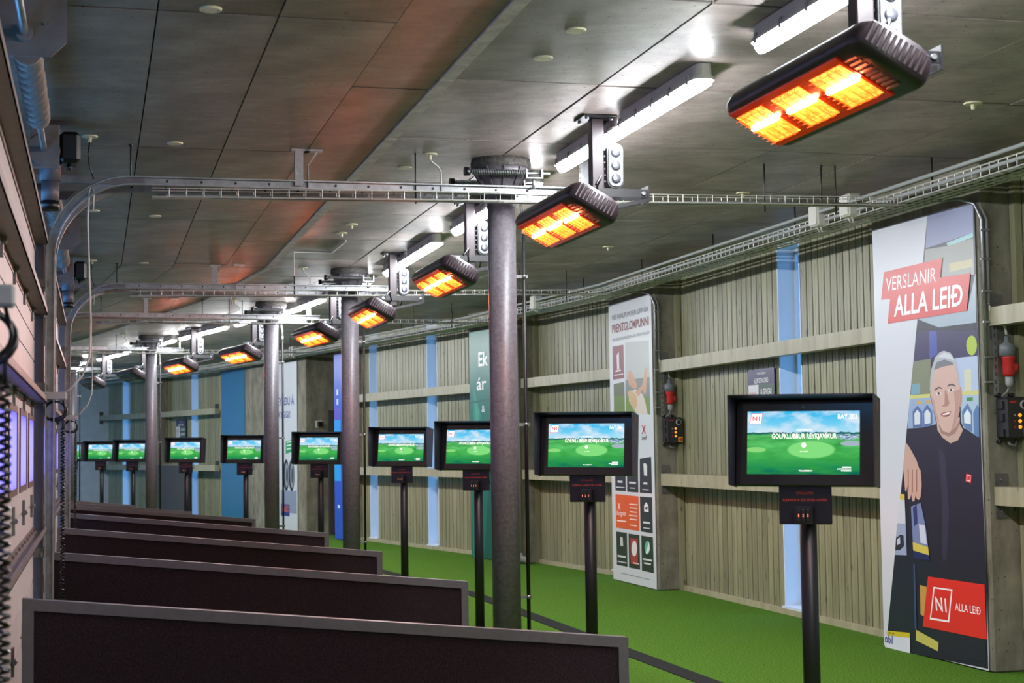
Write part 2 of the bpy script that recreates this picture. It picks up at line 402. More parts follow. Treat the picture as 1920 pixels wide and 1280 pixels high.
M1 = module(FA(10.97, VB), FA(15.85, VB), [(1.88, 2.36)], 'a')
M2 = module(FA(17.37, VB), FC(19.5, VB), [(0.15, 0.60)], 'b')
M3 = module(FC(21.0, VB), FC(25.85, VB), [(1.71, 2.11), (4.12, 4.48)], 'c')
pD0, pD1 = P(33.25, VB), FE(36.0, VB)
M4 = module(pD0, pD1, [(1.55, 1.95)], 'd')
M5 = module(FE(36.35, VB), FE(39.3, VB), [(1.75, 2.15)], 'e')
for mo in (M0, M1, M2, M3, M4, M5): build_module(mo)
# close the wall behind the blue banner and the niche
def pier(f, a, s0, s1, v0=5.585, v1=6.05, z1=3.31):
    mb = MB().rbox(0, v1 - v0, 0, s1 - s0, 0, z1, 0.012)
    return mb.build('pier', PIERM, wall_right, f(s0, v0), a)
pier(FA, AA, 9.45, 10.97); pier(FA, AA, 15.85, 17.37); pier(FC, AC, 19.5, 21.0); pier(FC, AC, 25.85, 26.42, 5.6, 7.6)
pier(FC, AC, 27.86, 31.45, 5.59, 8.6); pier(FC, AC, 31.455, 33.25, 5.61, 6.1); pier(FE, AE, 36.0, 36.35, 5.55, 6.1)
for w0, w1 in ((M3[0], 0),): pass
# niche back wall
wb.hexa([FC(26.3, 7.6), FC(26.3, 7.8), FC(27.95, 7.8), FC(27.95, 7.6)], 0, 3.34)
wback = wb.build('wall_backing', BACK, wall_right)
# tan timber trims beside the piers
for f, a, s in ((FA, AA, 15.78), (FA, AA, 9.38), (FC, AC, 19.44), (FE, AE, 35.93)):
    MB().box(0, 0.05, 0, 0.06, 0, 3.28).build('corner_batten', BOARD, wall_right, f(s, 5.80), a)
gd = MB().box(-90, 90, -60, 130, -0.6, -0.3); tag(gd.build('ground', mat('snowy_ground', (214, 218, 224), 0.9)), 'pale snowy ground outside the hall', kind='structure')
# ---- end wall and the walls outside the view
we = MB(); we.hexa([P(SEND, -0.6), P(SEND, 6.0), P(SEND + 0.15, 6.0), P(SEND + 0.15, -0.6)], 0, 3.34)
tag(we.build('wall_end', mat('end_wall_paint', (206, 212, 220), 0.55, noise=(5, 0.1))), 'plain pale end wall in cold light', kind='structure')
wn = MB(); wn.hexa([P(-5.4, -0.6), P(-5.4, 6.2), P(-5.55, 6.2), P(-5.55, -0.6)], 0, 3.34)
wn.hexa([FA(-5.4, 5.9), FA(-5.4, 6.05), FA(2.0, 6.05), FA(2.0, 5.9)], 0, 3.34)
tag(wn.build('wall_back', PIERM), 'concrete wall closing the hall behind the viewer', kind='structure')
# ---- niche door in the side of the concrete block
dr = empty('door_9', FC(27.85, 5.95), AC); tag(dr, 'grey panelled door in the dark concrete niche', kind='structure')
DG = mat('niche_door_grey', (112, 108, 98), 0.6)
MB().box(0.12, 1.02, -0.03, 0.0, 0.02, 2.08).build('door_leaf', DG, dr)
fm = MB().box(0.04, 0.12, -0.05, 0.0, 0, 2.16).box(1.02, 1.10, -0.05, 0.0, 0, 2.16).box(0.12, 1.02, -0.05, 0.0, 2.08, 2.16)
fm.build('door_frame', mat('niche_door_frame', (70, 66, 62), 0.6), dr)
for z0, z1 in ((0.15, 0.95), (1.1, 1.95)): MB().rbox(0.24, 0.90, -0.042, -0.03, z0, z1, 0.006).build('door_panel', DG, dr)
MB().cyl((0.2, -0.09, 1.0), (0.2, -0.03, 1.0), 0.012, 8).cyl((0.2, -0.085, 1.0), (0.32, -0.085, 1.0), 0.01, 8).build('handle', GALV, dr)
ts = empty('thermostat', FC(27.85, 5.82, 1.92), AC); tag(ts, 'small dark sensor box on white plate beside the niche door', 'sensor')
MB().rbox(-0.06, 0.06, -0.02, 0, -0.06, 0.06, 0.005).build('plate', WHITEP, ts); MB().rbox(-0.035, 0.05, -0.07, -0.02, -0.045, 0.045, 0.012).build('sensor_head', BLACKP, ts)

# ------------------------------------------------------------------ overhead doors (the range side)
VD = -0.34
def sweep(mb, path, w, h, wdir=Vector((0, 1, 0))):      # rectangular bar along a path lying in the local xz plane
    path = [Vector(p) for p in path]; rings = []
    for i, p in enumerate(path):
        t = (path[min(i + 1, len(path) - 1)] - path[max(i - 1, 0)]).normalized(); nn = t.cross(wdir).normalized()
        rings.append([p - wdir * w / 2 - nn * h / 2, p + wdir * w / 2 - nn * h / 2, p + wdir * w / 2 + nn * h / 2, p - wdir * w / 2 + nn * h / 2])
    vs = [q for r in rings for q in r]; fs = [(3, 2, 1, 0), tuple(len(vs) - 4 + k for k in range(4))]
    for i in range(len(path) - 1):
        for k in range(4): fs.append((i * 4 + k, i * 4 + (k + 1) % 4, i * 4 + 4 + (k + 1) % 4, i * 4 + 4 + k))
    mb.add(vs, fs); return mb
def track_path(x0, xe, ztop, r, zb=0.0):
    p = [(x0, 0, zb), (x0, 0, ztop - r)]
    for k in range(1, 13):
        a = math.pi / 2 * k / 12; p.append((x0 + r - r * math.cos(a), 0, ztop - r + r * math.sin(a)))
    p.append((xe, 0, ztop)); return p
DOOR_N = [0]
def spring_mesh(mb, c, axis, L, r, turns, wire, n=5):
    pts = []; ax = Vector(axis).normalized(); u = Vector((0, 0, 1)).cross(ax)
    if u.length < 0.1: u = Vector((1, 0, 0))
    u.normalize(); w = ax.cross(u); N = int(turns * 9)
    for i in range(N + 1):
        a = 2 * math.pi * turns * i / N; pts.append(Vector(c) + ax * (L * i / N) + u * (r * math.cos(a)) + w * (r * math.sin(a)))
    mb.tube(pts, wire, n); return mb
def make_door(s0, W, far=False, small=False):
    DOOR_N[0] += 1
    rt = empty('door_%d' % DOOR_N[0], P(s0, VD), ang(s0 + W / 2)); tag(rt, 'pale sectional overhead door number %s along the range side' % ORD[DOOR_N[0] - 1], kind='structure')
    zs = [0.02, 0.62, 1.21, 1.76, 2.28, 2.80]
    npn = max(2, int(round(W / 1.02))); pitch = W / npn
    for k in range(5):
        z0, z1 = zs[k] + 0.003, zs[k + 1] - 0.003
        if k != 2:
            mb = MB()
            n = 4; hh = (z1 - z0) / n                      # pressed ribs
            for i in range(n):
                a, b = z0 + i * hh, z0 + (i + 1) * hh
                mb.box(-0.04, -0.004, 0.02, W - 0.02, a, b); mb.box(-0.004, 0.0, 0.02, W - 0.02, a + 0.006, b - 0.006)
            mb.build('door_section', DOORM, rt)
        else:
            mb = MB(); mb.box(-0.04, 0, 0.02, W - 0.02, z0, z0 + 0.10); mb.box(-0.04, 0, 0.02, W - 0.02, z1 - 0.05, z1)
            for i in range(npn + 1):
                y = i * pitch; mb.box(-0.04, 0, max(0.02, y - 0.14), min(W - 0.02, y + 0.14), z0 + 0.10, z1 - 0.05)
            se = mb.build('window_section', DOORM, rt)
            for i in range(npn):
                y0, y1 = i * pitch + 0.14, (i + 1) * pitch - 0.14; a, b = z0 + 0.10, z1 - 0.05; fm = MB(); q = 0.03
                fm.box(-0.045, 0.006, y0, y0 + q, a, b).box(-0.045, 0.006, y1 - q, y1, a, b).box(-0.045, 0.006, y0 + q, y1 - q, a, a + q).box(-0.045, 0.006, y0 + q, y1 - q, b - q, b)
                fm.build('window_rim', mat('window_rim', (92, 60, 58), 0.5), se)
                MB().add([(0.003, y0 + q, a + q), (0.003, y1 - q, a + q), (0.003, y1 - q, b - q), (0.003, y0 + q, b - q)], [(0, 1, 2, 3)]).build('window_pane', FROST, se)
    for z in (1.05, 1.78, 2.29, 2.70):                     # stiffening channels
        mb = MB().box(0.0, 0.075, 0.0, W, z, z + 0.006).box(0.069, 0.075, 0.0, W, z, z + 0.035).box(0.0, 0.004, 0.0, W, z - 0.03, z + 0.03)
        n = int(W / 0.3)
        for i in range(n): mb.box(0.003, 0.014, 0.15 + i * 0.3, 0.17 + i * 0.3, z + 0.006, z + 0.02)
        mb.build('stiffener', STRUT, rt)
    for zz in (0.62, 1.21, 1.76, 2.28):
        for i in range(int(npn)):
            y = (i + 0.5) * pitch
            MB().box(0, 0.012, y - 0.03, y + 0.03, zz - 0.06, zz + 0.06).cyl((0.014, y - 0.035, zz), (0.014, y + 0.035, zz), 0.012, 6).build('hinge', GALVD, rt)
    for y in (0.03, W - 0.03):                             # guide tracks: up, round the bend and back under the ceiling
        tr = sweep(MB(), [(p[0], y, p[2]) for p in track_path(0.085, 3.32, 3.085, 0.47)], 0.012, 0.052)
        sweep(tr, [(p[0], y + (0.02 if y < W / 2 else -0.02), p[2]) for p in track_path(0.065, 3.32, 3.105, 0.49)], 0.045, 0.008)
        sweep(tr, [(p[0], y + (0.02 if y < W / 2 else -0.02), p[2]) for p in track_path(0.110, 3.32, 3.06, 0.445)], 0.045, 0.008)
        t = tr.build('guide_track', GALV, rt)
        bt = MB()
        for i in range(14):
            x = 0.55 + i * 0.2; bt.cyl((x, y - 0.012, 3.085), (x, y + 0.012, 3.085), 0.008, 6)
        tag(bt.build('bolt_row', BLACK, t), kind='stuff')
        for z in (0.9, 1.85, 2.45):
            MB().box(-0.02, 0.10, y - 0.004, y + 0.004, z, z + 0.05).cyl((0.06, y - 0.03, z + 0.02), (0.06, y + 0.03, z + 0.02), 0.022, 8).build('track_bracket', GALVD, rt)
    MB().box(0.0, 0.62, W - 0.055, W - 0.005, 3.06, 3.105).build('track_tie', GALVD, rt)
    # balance shaft, springs and motor above the door
    MB().cyl((0.07, 0.1, 3.13), (0.07, W - 0.75, 3.13), 0.017, 10).build('balance_shaft', GALV, rt)
    for y0 in ((W - 2.95, 0.6) if W > 4 else (0.6,)):
        sp = MB(); spring_mesh(sp, (0.07, y0, 3.13), (0, 1, 0), 1.35, 0.030, 10, 0.032, 6); sp.cyl((0.07, y0 - 0.03, 3.13), (0.07, y0 + 0.02, 3.13), 0.06, 12).cyl((0.07, y0 + 1.33, 3.13), (0.07, y0 + 1.38, 3.13), 0.055, 12)
        sp.build('balance_spring', mat('spring_steel', (112, 98, 90), 0.6), rt)
        bp = MB(); bp.box(-0.08, 0.17, y0 - 0.30, y0 - 0.29, 3.04, 3.29); bp.add([(0.17, y0 - 0.30, 3.04), (0.23, y0 - 0.30, 3.10), (0.23, y0 - 0.30, 3.29), (0.17, y0 - 0.30, 3.29), (0.17, y0 - 0.29, 3.04), (0.23, y0 - 0.29, 3.10), (0.23, y0 - 0.29, 3.29), (0.17, y0 - 0.29, 3.29)], [(0, 1, 2, 3), (7, 6, 5, 4), (0, 4, 5, 1), (1, 5, 6, 2), (2, 6, 7, 3)])
        bp.cyl((0.07, y0 - 0.34, 3.13), (0.07, y0 - 0.24, 3.13), 0.034, 12).cyl((0.15, y0 - 0.31, 3.17), (0.15, y0 - 0.1, 3.15), 0.008, 6)
        bp.build('bearing_plate', GEARP, rt)
    mo = W - 0.72
    MB().rbox(0.0, 0.15, mo, mo + 0.02, 3.03, 3.27, 0.004).cyl((0.07, mo - 0.015, 3.13), (0.07, mo + 0.1, 3.13), 0.085, 18).build('drum_plate', GEARP, rt)
    g = MB().cyl((0.10, mo + 0.13, 3.16), (0.10, mo + 0.13, 2.98), 0.058, 14).cyl((0.10, mo + 0.13, 2.98), (0.10, mo + 0.13, 2.86), 0.048, 14).box(0.0, 0.15, mo + 0.02, mo + 0.2, 3.12, 3.26)
    g.build('gear_motor', mat('motor_grey', (96, 92, 98), 0.5, 0.3), rt)
    MB().cyl((0.10, mo + 0.13, 2.87), (0.10, mo + 0.13, 2.82), 0.05, 14).build('motor_cap', BLACKP, rt)
    MB().rbox(0.15, 0.26, mo + 0.02, mo + 0.22, 3.07, 3.24, 0.02).cyl((0.2, mo + 0.1, 3.07), (0.2, mo + 0.1, 3.04), 0.012, 8).build('motor_control_box', BLACKP, rt)
    return rt
wl = MB()
def lpost(s):
    q = [P(s - 0.09, VD - 0.20), P(s - 0.09, VD - 0.045), P(s + 0.09, VD - 0.045), P(s + 0.09, VD - 0.20)]; wl.hexa(q, 0, 3.34)
dspec = [(-2.55, 6.08), (3.69, 6.08), (9.95, 6.08)]
for s0, W in dspec: make_door(s0, W); lpost(s0 - 0.08)
def dW(a, b): return (P(b, VD) - P(a, VD)).length
make_door(16.28, dW(16.28, 19.95)); lpost(16.2)
lpost(20.03); make_door(20.11, 6.02); lpost(26.22); make_door(26.30, 6.02); lpost(32.4); make_door(32.5, dW(32.5, 36.15)); lpost(36.23)
gz = MB(); gz.hexa([P(36.3, VD - 0.1), P(36.3, VD - 0.09), P(SEND + 0.1, VD - 0.09), P(SEND + 0.1, VD - 0.1)], 0.3, 3.2)  # invented glazing, added to let blue daylight fall on the end wall
tag(gz.build('window_21', PANE), 'large added window lighting the end wall, beyond the last overhead door', kind='structure')
wl.hexa([P(36.3, VD - 0.2), P(36.3, VD), P(SEND + 0.1, VD), P(SEND + 0.1, VD - 0.2)], 0, 0.3)
wl.hexa([P(36.3, VD - 0.2), P(36.3, VD), P(SEND + 0.1, VD), P(SEND + 0.1, VD - 0.2)], 3.2, 3.34)
wl.hexa([P(-5.5, VD - 0.2), P(-5.5, VD), P(-2.6, VD), P(-2.6, VD - 0.2)], 0, 3.34)
for a, b in zip([-2.6, 16.2, 20.03, 32.4], [16.2, 20.03, 32.4, 36.23]):
    wl.hexa([P(a, VD - 0.20), P(a, VD - 0.16), P(b, VD - 0.16), P(b, VD - 0.20)], 2.95, 3.34)
tag(wl.build('wall_left', JAMBM), 'brown steel posts and lintel framing the overhead doors', kind='structure')
tm = MB()
for a, b in zip([-2.6, 16.2, 20.03, 32.4], [16.2, 20.03, 32.4, 36.23]):
    tm.hexa([P(a, VD - 0.20), P(a, VD - 0.195), P(b, VD - 0.195), P(b, VD - 0.20)], 2.84, 2.95)
tag(tm.build('window_20', PANE), 'glazed strip above the overhead doors', kind='structure')
# inner faces of the steel posts between two doors
for s, a, h in ((9.865, AA, 0), (16.2, (AA + AC) / 2, 0), (20.03, (AA + AC) / 2, 0), (26.22, AC, 0), (3.61, AA, 0)):
    MB().box(-0.02, 0.02, -0.085, 0.085, 0, 3.02).box(0.02, 0.05, -0.085, -0.07, 0, 3.02).box(0.02, 0.05, 0.07, 0.085, 0, 3.02).build('trim_2', JAMBM, None, P(s, VD), a)['kind'] = 'structure'

# ------------------------------------------------------------------ round columns with flared heads
def make_column():
    rt = empty('column')
    MB().lathe([(0.0885, 0.0), (0.0885, 3.10)], 28).build('shaft', STEELC, rt)
    hd = MB().lathe([(0.088, 3.04), (0.094, 3.08), (0.125, 3.15), (0.165, 3.21), (0.175, 3.24), (0.105, 3.245)], 28)
    h = hd.build('flared_head', STEELC, rt)
    rg = MB().lathe([(0.176, 3.24), (0.19, 3.245), (0.192, 3.27), (0.185, 3.302)], 28); rg.build('head_plate', mat('rough_plate', (92, 88, 84), 0.9, noise=(50, 0.5), bump=(90, 0.8)), rt)
    for k in range(10):
        a = 2 * math.pi * k / 10 + 0.2; m_ = Matrix.Rotation(a, 4, 'Z'); fb = MB()
        vs = [(0.09, -0.006, 3.06), (0.185, -0.006, 3.235), (0.09, -0.006, 3.24), (0.09, 0.006, 3.06), (0.185, 0.006, 3.235), (0.09, 0.006, 3.24)]
        fb.add([m_ @ Vector(v) for v in vs], [(0, 1, 2), (5, 4, 3), (0, 3, 4, 1), (1, 4, 5, 2), (2, 5, 3, 0)]); fb.build('head_rib', STEELC, rt)
    # black riser pipe clipped to the column, with white cables out of its top
    MB().cyl((0.135, -0.02, 0), (0.135, -0.02, 2.83), 0.012, 10).build('riser_pipe', BLACK, rt)
    MB().cyl((0.135, -0.02, 2.83), (0.135, -0.02, 2.88), 0.013, 8).tube([(0.13, -0.02, 2.88), (0.128, -0.02, 2.95), (0.115, -0.02, 3.02)], 0.006, 6).tube([(0.14, -0.02, 2.88), (0.138, -0.02, 2.96), (0.125, -0.02, 3.02)], 0.006, 6).build('riser_cable', CABLEW, rt)
    for z in (0.55, 1.62, 2.55): MB().box(0.085, 0.158, -0.026, -0.014, z, z + 0.02).cyl((0.135, -0.02, z), (0.135, -0.02, z + 0.02), 0.017, 8).build('pipe_clip', GALV, rt)
    return rt
col0 = make_column(); CSP = [9.88, 16.2, 20.03, 26.15, 32.4]
for i, s in enumerate(CSP):
    o = col0 if i == 0 else dup(col0)
    o.location = P(s, VC); o.rotation_euler = (0, 0, R(ang(s - 0.05)))
    o['kind'] = 'structure'; o['label'] = 'round grey steel column, %s from the camera end of the row' % ORD[i]

# ------------------------------------------------------------------ rail ends: bumper springs, hangers and wire baskets per rail pair
def bumper(s, dy, n, lab):
    rt = empty('bumper_spring', P(s, VC, 3.185) , ang(s - 0.05)); tag(rt, lab, 'spring', 'bumper springs on the door rails')
    sp = MB(); spring_mesh(sp, (-0.26, dy, 0), (1, 0, 0), 0.36, 0.016, 24, 0.004, 4); sp.cyl((-0.26, dy, 0), (0.26, dy, 0), 0.008, 8).build('coil', GALV, rt)
    MB().cyl((-0.285, dy, 0), (-0.255, dy, 0), 0.027, 14).build('rubber_cap', BLACKP, rt)
    MB().box(0.10, 0.11, dy - 0.025, dy + 0.025, -0.03, 0.022).box(0.20, 0.21, dy - 0.025, dy + 0.025, -0.03, 0.022).box(0.10, 0.21, dy - 0.025, dy + 0.025, -0.036, -0.03).cyl((0.155, dy, -0.1), (0.155, dy, -0.03), 0.012, 8).build('clevis', GALV, rt)
def perforated(mb, x, y, z0, z1, w, t):   # slotted angle: a strip with a row of holes
    n = max(2, int((z1 - z0) / 0.05)); h = (z1 - z0) / n
    for i in range(n):
        a = z0 + i * h
        mb.box(x, x + t, y, y + w * 0.3, a, a + h); mb.box(x, x + t, y + w * 0.7, y + w, a, a + h); mb.box(x, x + t, y + w * 0.3, y + w * 0.7, a, a + h * 0.45)
    return mb
k = 0
for i, s in enumerate(CSP):
    for side, dy in (('in front of', -0.215), ('behind', 0.215)):
        bumper(s, dy, k, 'coil bumper spring on the door rail %s the %s steel column' % (side, ORD[i])); k += 1
HANG = [(9.70, 1.16), (9.70, 1.24), (16.0, 1.10), (15.9, 1.32), (19.9, 0.9), (19.85, 1.22), (9.62, 2.93), (15.95, 2.95), (19.85, 2.9), (26.0, 2.9)]
for i, (s, v) in enumerate(HANG):
    mb = MB(); w = 0.05
    if i % 2 == 0: perforated(mb, 0, 0, 3.105, 3.285, w, 0.004); mb.box(0, 0.05, -0.004, 0.0, 3.075, 3.285)
    else: mb.box(0, 0.004, 0, w, 3.06, 3.2); mb.add([(0.004, 0, 3.2), (0.06, 0, 3.28), (0.05, 0, 3.285), (-0.004, 0, 3.2), (0.004, 0.004, 3.2), (0.06, 0.004, 3.28), (0.05, 0.004, 3.285), (-0.004, 0.004, 3.2)], [(0, 1, 2, 3), (7, 6, 5, 4), (0, 4, 5, 1), (1, 5, 6, 2), (2, 6, 7, 3)])
    mb.box(-0.02, 0.09, -0.01, 0.06, 3.285, 3.3)
    tag(mb.build('rail_hanger', GALV, None, P(s, v), ang(s)), 'slotted steel rail hanger, %s along the rails from the camera' % ORD[i], 'hanger', 'slotted rail hangers')

def basket(mb, pts, w, h, pitch, r=0.0045):
    """wire basket along pts: list of (centre, side vector); U-shaped cross wires plus long wires"""
    for k in range(5):
        off = -w / 2 + w * k / 4
        mb.tube([c + sd * off for c, sd in pts], r, 4, False)
    for sg in (-1, 1):
        for hh in (h,): mb.tube([c + sd * (sg * w / 2) + Vector((0, 0, hh)) for c, sd in pts], r * 1.2, 4, False)
    # cross wires at even spacing
    acc = 0.0
    for (c0, s0), (c1, s1) in zip(pts[:-1], pts[1:]):
        L = (c1 - c0).length; t = pitch - acc
        while t < L:
            c = c0.lerp(c1, t / L); sd = s0.lerp(s1, t / L).normalized()
            mb.tube([c - sd * (w / 2) + Vector((0, 0, h)), c - sd * (w / 2), c + sd * (w / 2), c + sd * (w / 2) + Vector((0, 0, h))], r, 4, False)
            t += pitch
        acc = L - (t - pitch)
    return mb
def spath(a, b, v, z):
    out = []
    for s in sgrid(a, b):
        d = (P(s + 0.02, v) - P(s - 0.02, v)).normalized(); out.append((P(s, v, z), Vector((d.y, -d.x, 0))))
    return out
wt = empty('cable_tray', P(5, 5.3, 3.08)); tag(wt, 'long galvanised wire cable tray running along the boarded wall', 'cable tray')
INV = Matrix.Translation(-Vector(wt.location))
def localise(mb): mb.v = [tuple(Vector(v) - Vector(wt.location)) for v in mb.v]; return mb
mb = basket(MB(), spath(3.0, 38.6, 5.28, 3.07), 0.24, 0.07, 0.10); localise(mb).build('wire_basket', WIRE, wt)
mb = MB(); strip_pts = [P(s, 5.165, 3.112) for s in sgrid(3.0, 38.6)]; mb.tube(strip_pts, 0.013, 6); localise(mb).build('edge_conduit', GREYP, wt)
for dvv, dz, r_, m_ in ((-0.05, 0.012, 0.010, CABLEG), (0.02, 0.012, 0.012, BLACKP), (0.06, 0.012, 0.009, CABLEG), (0.0, 0.03, 0.010, mat('blue_cable', (58, 70, 120), 0.6)), (-0.08, 0.012, 0.008, BLACKP)):
    pts = []; s = 3.0
    while s < 38.6: pts.append(P(s, 5.28 + dvv + random.uniform(-0.02, 0.02), 3.07 + dz + random.uniform(0, 0.012))); s += 0.45
    localise(MB().tube(pts, r_, 6)).build('tray_cable', m_, wt)
for s in (6.2, 7.9, 9.3, 11.4, 13.1, 15.0, 16.7, 18.5, 20.6, 22.4, 24.2, 26.5): localise(MB().cyl(P(s, 5.17, 3.10), P(s, 5.17, 3.3), 0.006, 6)).build('threaded_rod', BLACK, wt)
# pipe above the tray
cp = MB(); cp.tube([P(s, 5.12, 3.17) for s in sgrid(3.0, 38.6)], 0.014, 8)
tag(cp.build('ceiling_conduit', GREYP), 'thin grey conduit pipe running above the wall cable tray', 'pipe')
for i, s in enumerate((9.72, 16.02, 19.95, 26.0, 32.3)):
    rt = empty('rail_tray', P(s, 0.3, 2.985), ang(s - 0.05)); tag(rt, 'wire basket cable tray crossing under the ceiling at the %s steel column' % ORD[i], 'cable tray', 'cross trays')
    pts = [(Vector((0.02, 0, 0)), Vector((0, -1, 0))), (Vector((4.85, 0, 0.06)), Vector((0, -1, 0)))]
    basket(MB(), pts, 0.10, 0.05, 0.10, 0.0025).build('wire_basket', WIRE, rt)
    MB().tube([(0.05, 0.01, 0.012), (1.4, -0.01, 0.02), (2.6, 0.012, 0.03), (3.6, -0.01, 0.05), (4.9, 0.01, 0.07)], 0.013, 6).build('tray_cable', CABLEG, rt)
    MB().tube([(0.1, -0.02, 0.012), (1.4, 0.02, 0.02), (2.6, -0.012, 0.03), (3.6, 0.02, 0.05), (4.9, -0.01, 0.07)], 0.009, 6).build('tray_cable', CABLEW, rt)
    for x in (1.6, 3.9, 4.4): MB().cyl((x, 0.0, 0.0), (x, 0, 0.335), 0.005, 6).build('threaded_rod', BLACK, rt)
JB = [(10.93, 'beside the tall white and photo poster'), (10.42, 'over the tall photo poster'), (17.9, 'beside the print poster'), (18.75, 'beyond the print poster'), (27.2, 'over the concrete niche'), (33.4, 'above the far blue banner')]
for i, (s, w) in enumerate(JB):
    rt = empty('junction_box', P(s, 5.15, 3.07), ang(s)); tag(rt, 'pale grey junction box on the wall cable tray %s' % w, 'junction box', 'tray junction boxes')
    MB().rbox(-0.05, 0.05, -0.075, 0.075, 0.0, 0.16, 0.012).build('box_body', WHITEP, rt); MB().rbox(-0.056, -0.05, -0.066, 0.066, 0.01, 0.15, 0.003).build('box_lid', WHITEP, rt)
    MB().tube([(0, 0.04, 0), (0.02, 0.05, -0.03), (0.08, 0.06, -0.02), (0.12, 0.1, 0.02)], 0.007, 6).tube([(0, -0.02, 0), (0.02, -0.0, -0.035), (0.09, 0.03, -0.02)], 0.007, 6).build('box_cable', CABLEW, rt)

# ------------------------------------------------------------------ fluorescent fittings along the ceiling
def make_tube(L=1.22):
    rt = empty('tube_light')
    ends = [(-L / 2, 0.42), (-L / 2 + 0.010, 0.70), (-L / 2 + 0.028, 0.90), (-L / 2 + 0.055, 1.0), (L / 2 - 0.055, 1.0), (L / 2 - 0.028, 0.90), (L / 2 - 0.010, 0.70), (L / 2, 0.42)]
    def loft(prof, cap):
        n = len(prof); mb = MB(); vs = []; fs = []
        for y, sc in ends: vs += [(x * sc, y, z) for x, z in prof]
        for j in range(len(ends) - 1):
            for k in range(n if cap else n - 1): fs.append((j * n + k, j * n + (k + 1) % n, (j + 1) * n + (k + 1) % n, (j + 1) * n + k))
        fs.append(tuple(range(n))[::-1]); fs.append(tuple((len(ends) - 1) * n + k for k in range(n)))
        return mb.add(vs, fs)
    loft([(-0.042, 0.0), (0.042, 0.0), (0.046, -0.056), (0.06, -0.060), (0.06, -0.076), (-0.06, -0.076), (-0.06, -0.060), (-0.046, -0.056)][::-1], True).build('housing', WHITEP, rt)
    n = 8; ring_ = [(0.047 * math.cos(math.pi + math.pi * k / n), -0.075 + 0.038 * math.sin(math.pi + math.pi * k / n)) for k in range(n + 1)]
    d = loft(ring_, False); vs = []; fs = []
    d.build('diffuser', LIT, rt)
    for y in (-0.52, -0.26, 0, 0.26, 0.52):
        for sx in (-1, 1): MB().box(min(sx * 0.056, sx * 0.063), max(sx * 0.056, sx * 0.063), y - 0.012, y + 0.012, -0.088, -0.045).build('clip', GREYP, rt)
    MB().cyl((0, L / 2, -0.03), (0, L / 2 + 0.035, -0.03), 0.016, 8).build('cable_gland', GREYP, rt)
    return rt
tl0 = make_tube(); TL = []
for base in (-5.2, -2.1, 0.92, 4.02, 7.14, 10.2, 13.38): TL += [base + 0.61, base + 1.86]
TL += [17.3, 19.25, 20.5, 22.0, 23.7, 24.95, 26.6, 27.85, 29.7, 30.95, 33.2, 34.5]
TL = [t for t in TL]
for i, s in enumerate(TL):
    o = tl0 if i == 0 else dup(tl0)
    o.location = P(s, 2.80, ZC - 0.004); o.rotation_euler = (0, 0, R(ang(s)))
    tag(o, 'lit white ceiling tube light, %s in the line from the camera end' % ORD[i], 'light', 'ceiling tube lights')

# ------------------------------------------------------------------ infrared heaters on posts
def glow_mat(name, col, k): return mat(name, col, 0.5, emit=k, emit_col=col)
ELEM = mat('hot_quartz', (255, 214, 120), 0.5, emit=ELEMENT_POWER, emit_col=(255, 112, 72))
GLOW = None
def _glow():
    m = bpy.data.materials.new('reflector_glow'); m.use_nodes = True; nt = m.node_tree; b = nt.nodes['Principled BSDF']
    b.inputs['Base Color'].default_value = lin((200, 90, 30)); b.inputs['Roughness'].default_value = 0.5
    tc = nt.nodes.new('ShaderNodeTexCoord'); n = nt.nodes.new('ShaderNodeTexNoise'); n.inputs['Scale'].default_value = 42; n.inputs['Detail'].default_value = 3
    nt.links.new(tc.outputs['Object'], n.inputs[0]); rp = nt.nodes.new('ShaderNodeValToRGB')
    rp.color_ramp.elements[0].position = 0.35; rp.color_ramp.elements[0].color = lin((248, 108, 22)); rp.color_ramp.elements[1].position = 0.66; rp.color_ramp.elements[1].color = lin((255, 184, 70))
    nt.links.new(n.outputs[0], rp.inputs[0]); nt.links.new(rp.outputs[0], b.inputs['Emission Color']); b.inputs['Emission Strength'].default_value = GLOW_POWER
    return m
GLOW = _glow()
COLD = mat('cold_reflector', (70, 66, 62), 0.35, 0.7)
COLDE = mat('cold_quartz', (196, 192, 184), 0.25)
RUBY = mat('ruby_glass', (88, 12, 10), 0.2, emit=0.30, emit_col=(190, 16, 6))  # weak red emission stands in for element light scattering through the glass
RUBYC = mat('cold_ruby_glass', (44, 36, 36), 0.2)
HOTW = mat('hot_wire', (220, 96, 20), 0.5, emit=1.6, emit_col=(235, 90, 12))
LOUV = mat('louvre_metal', (74, 62, 66), 0.35, 0.4)
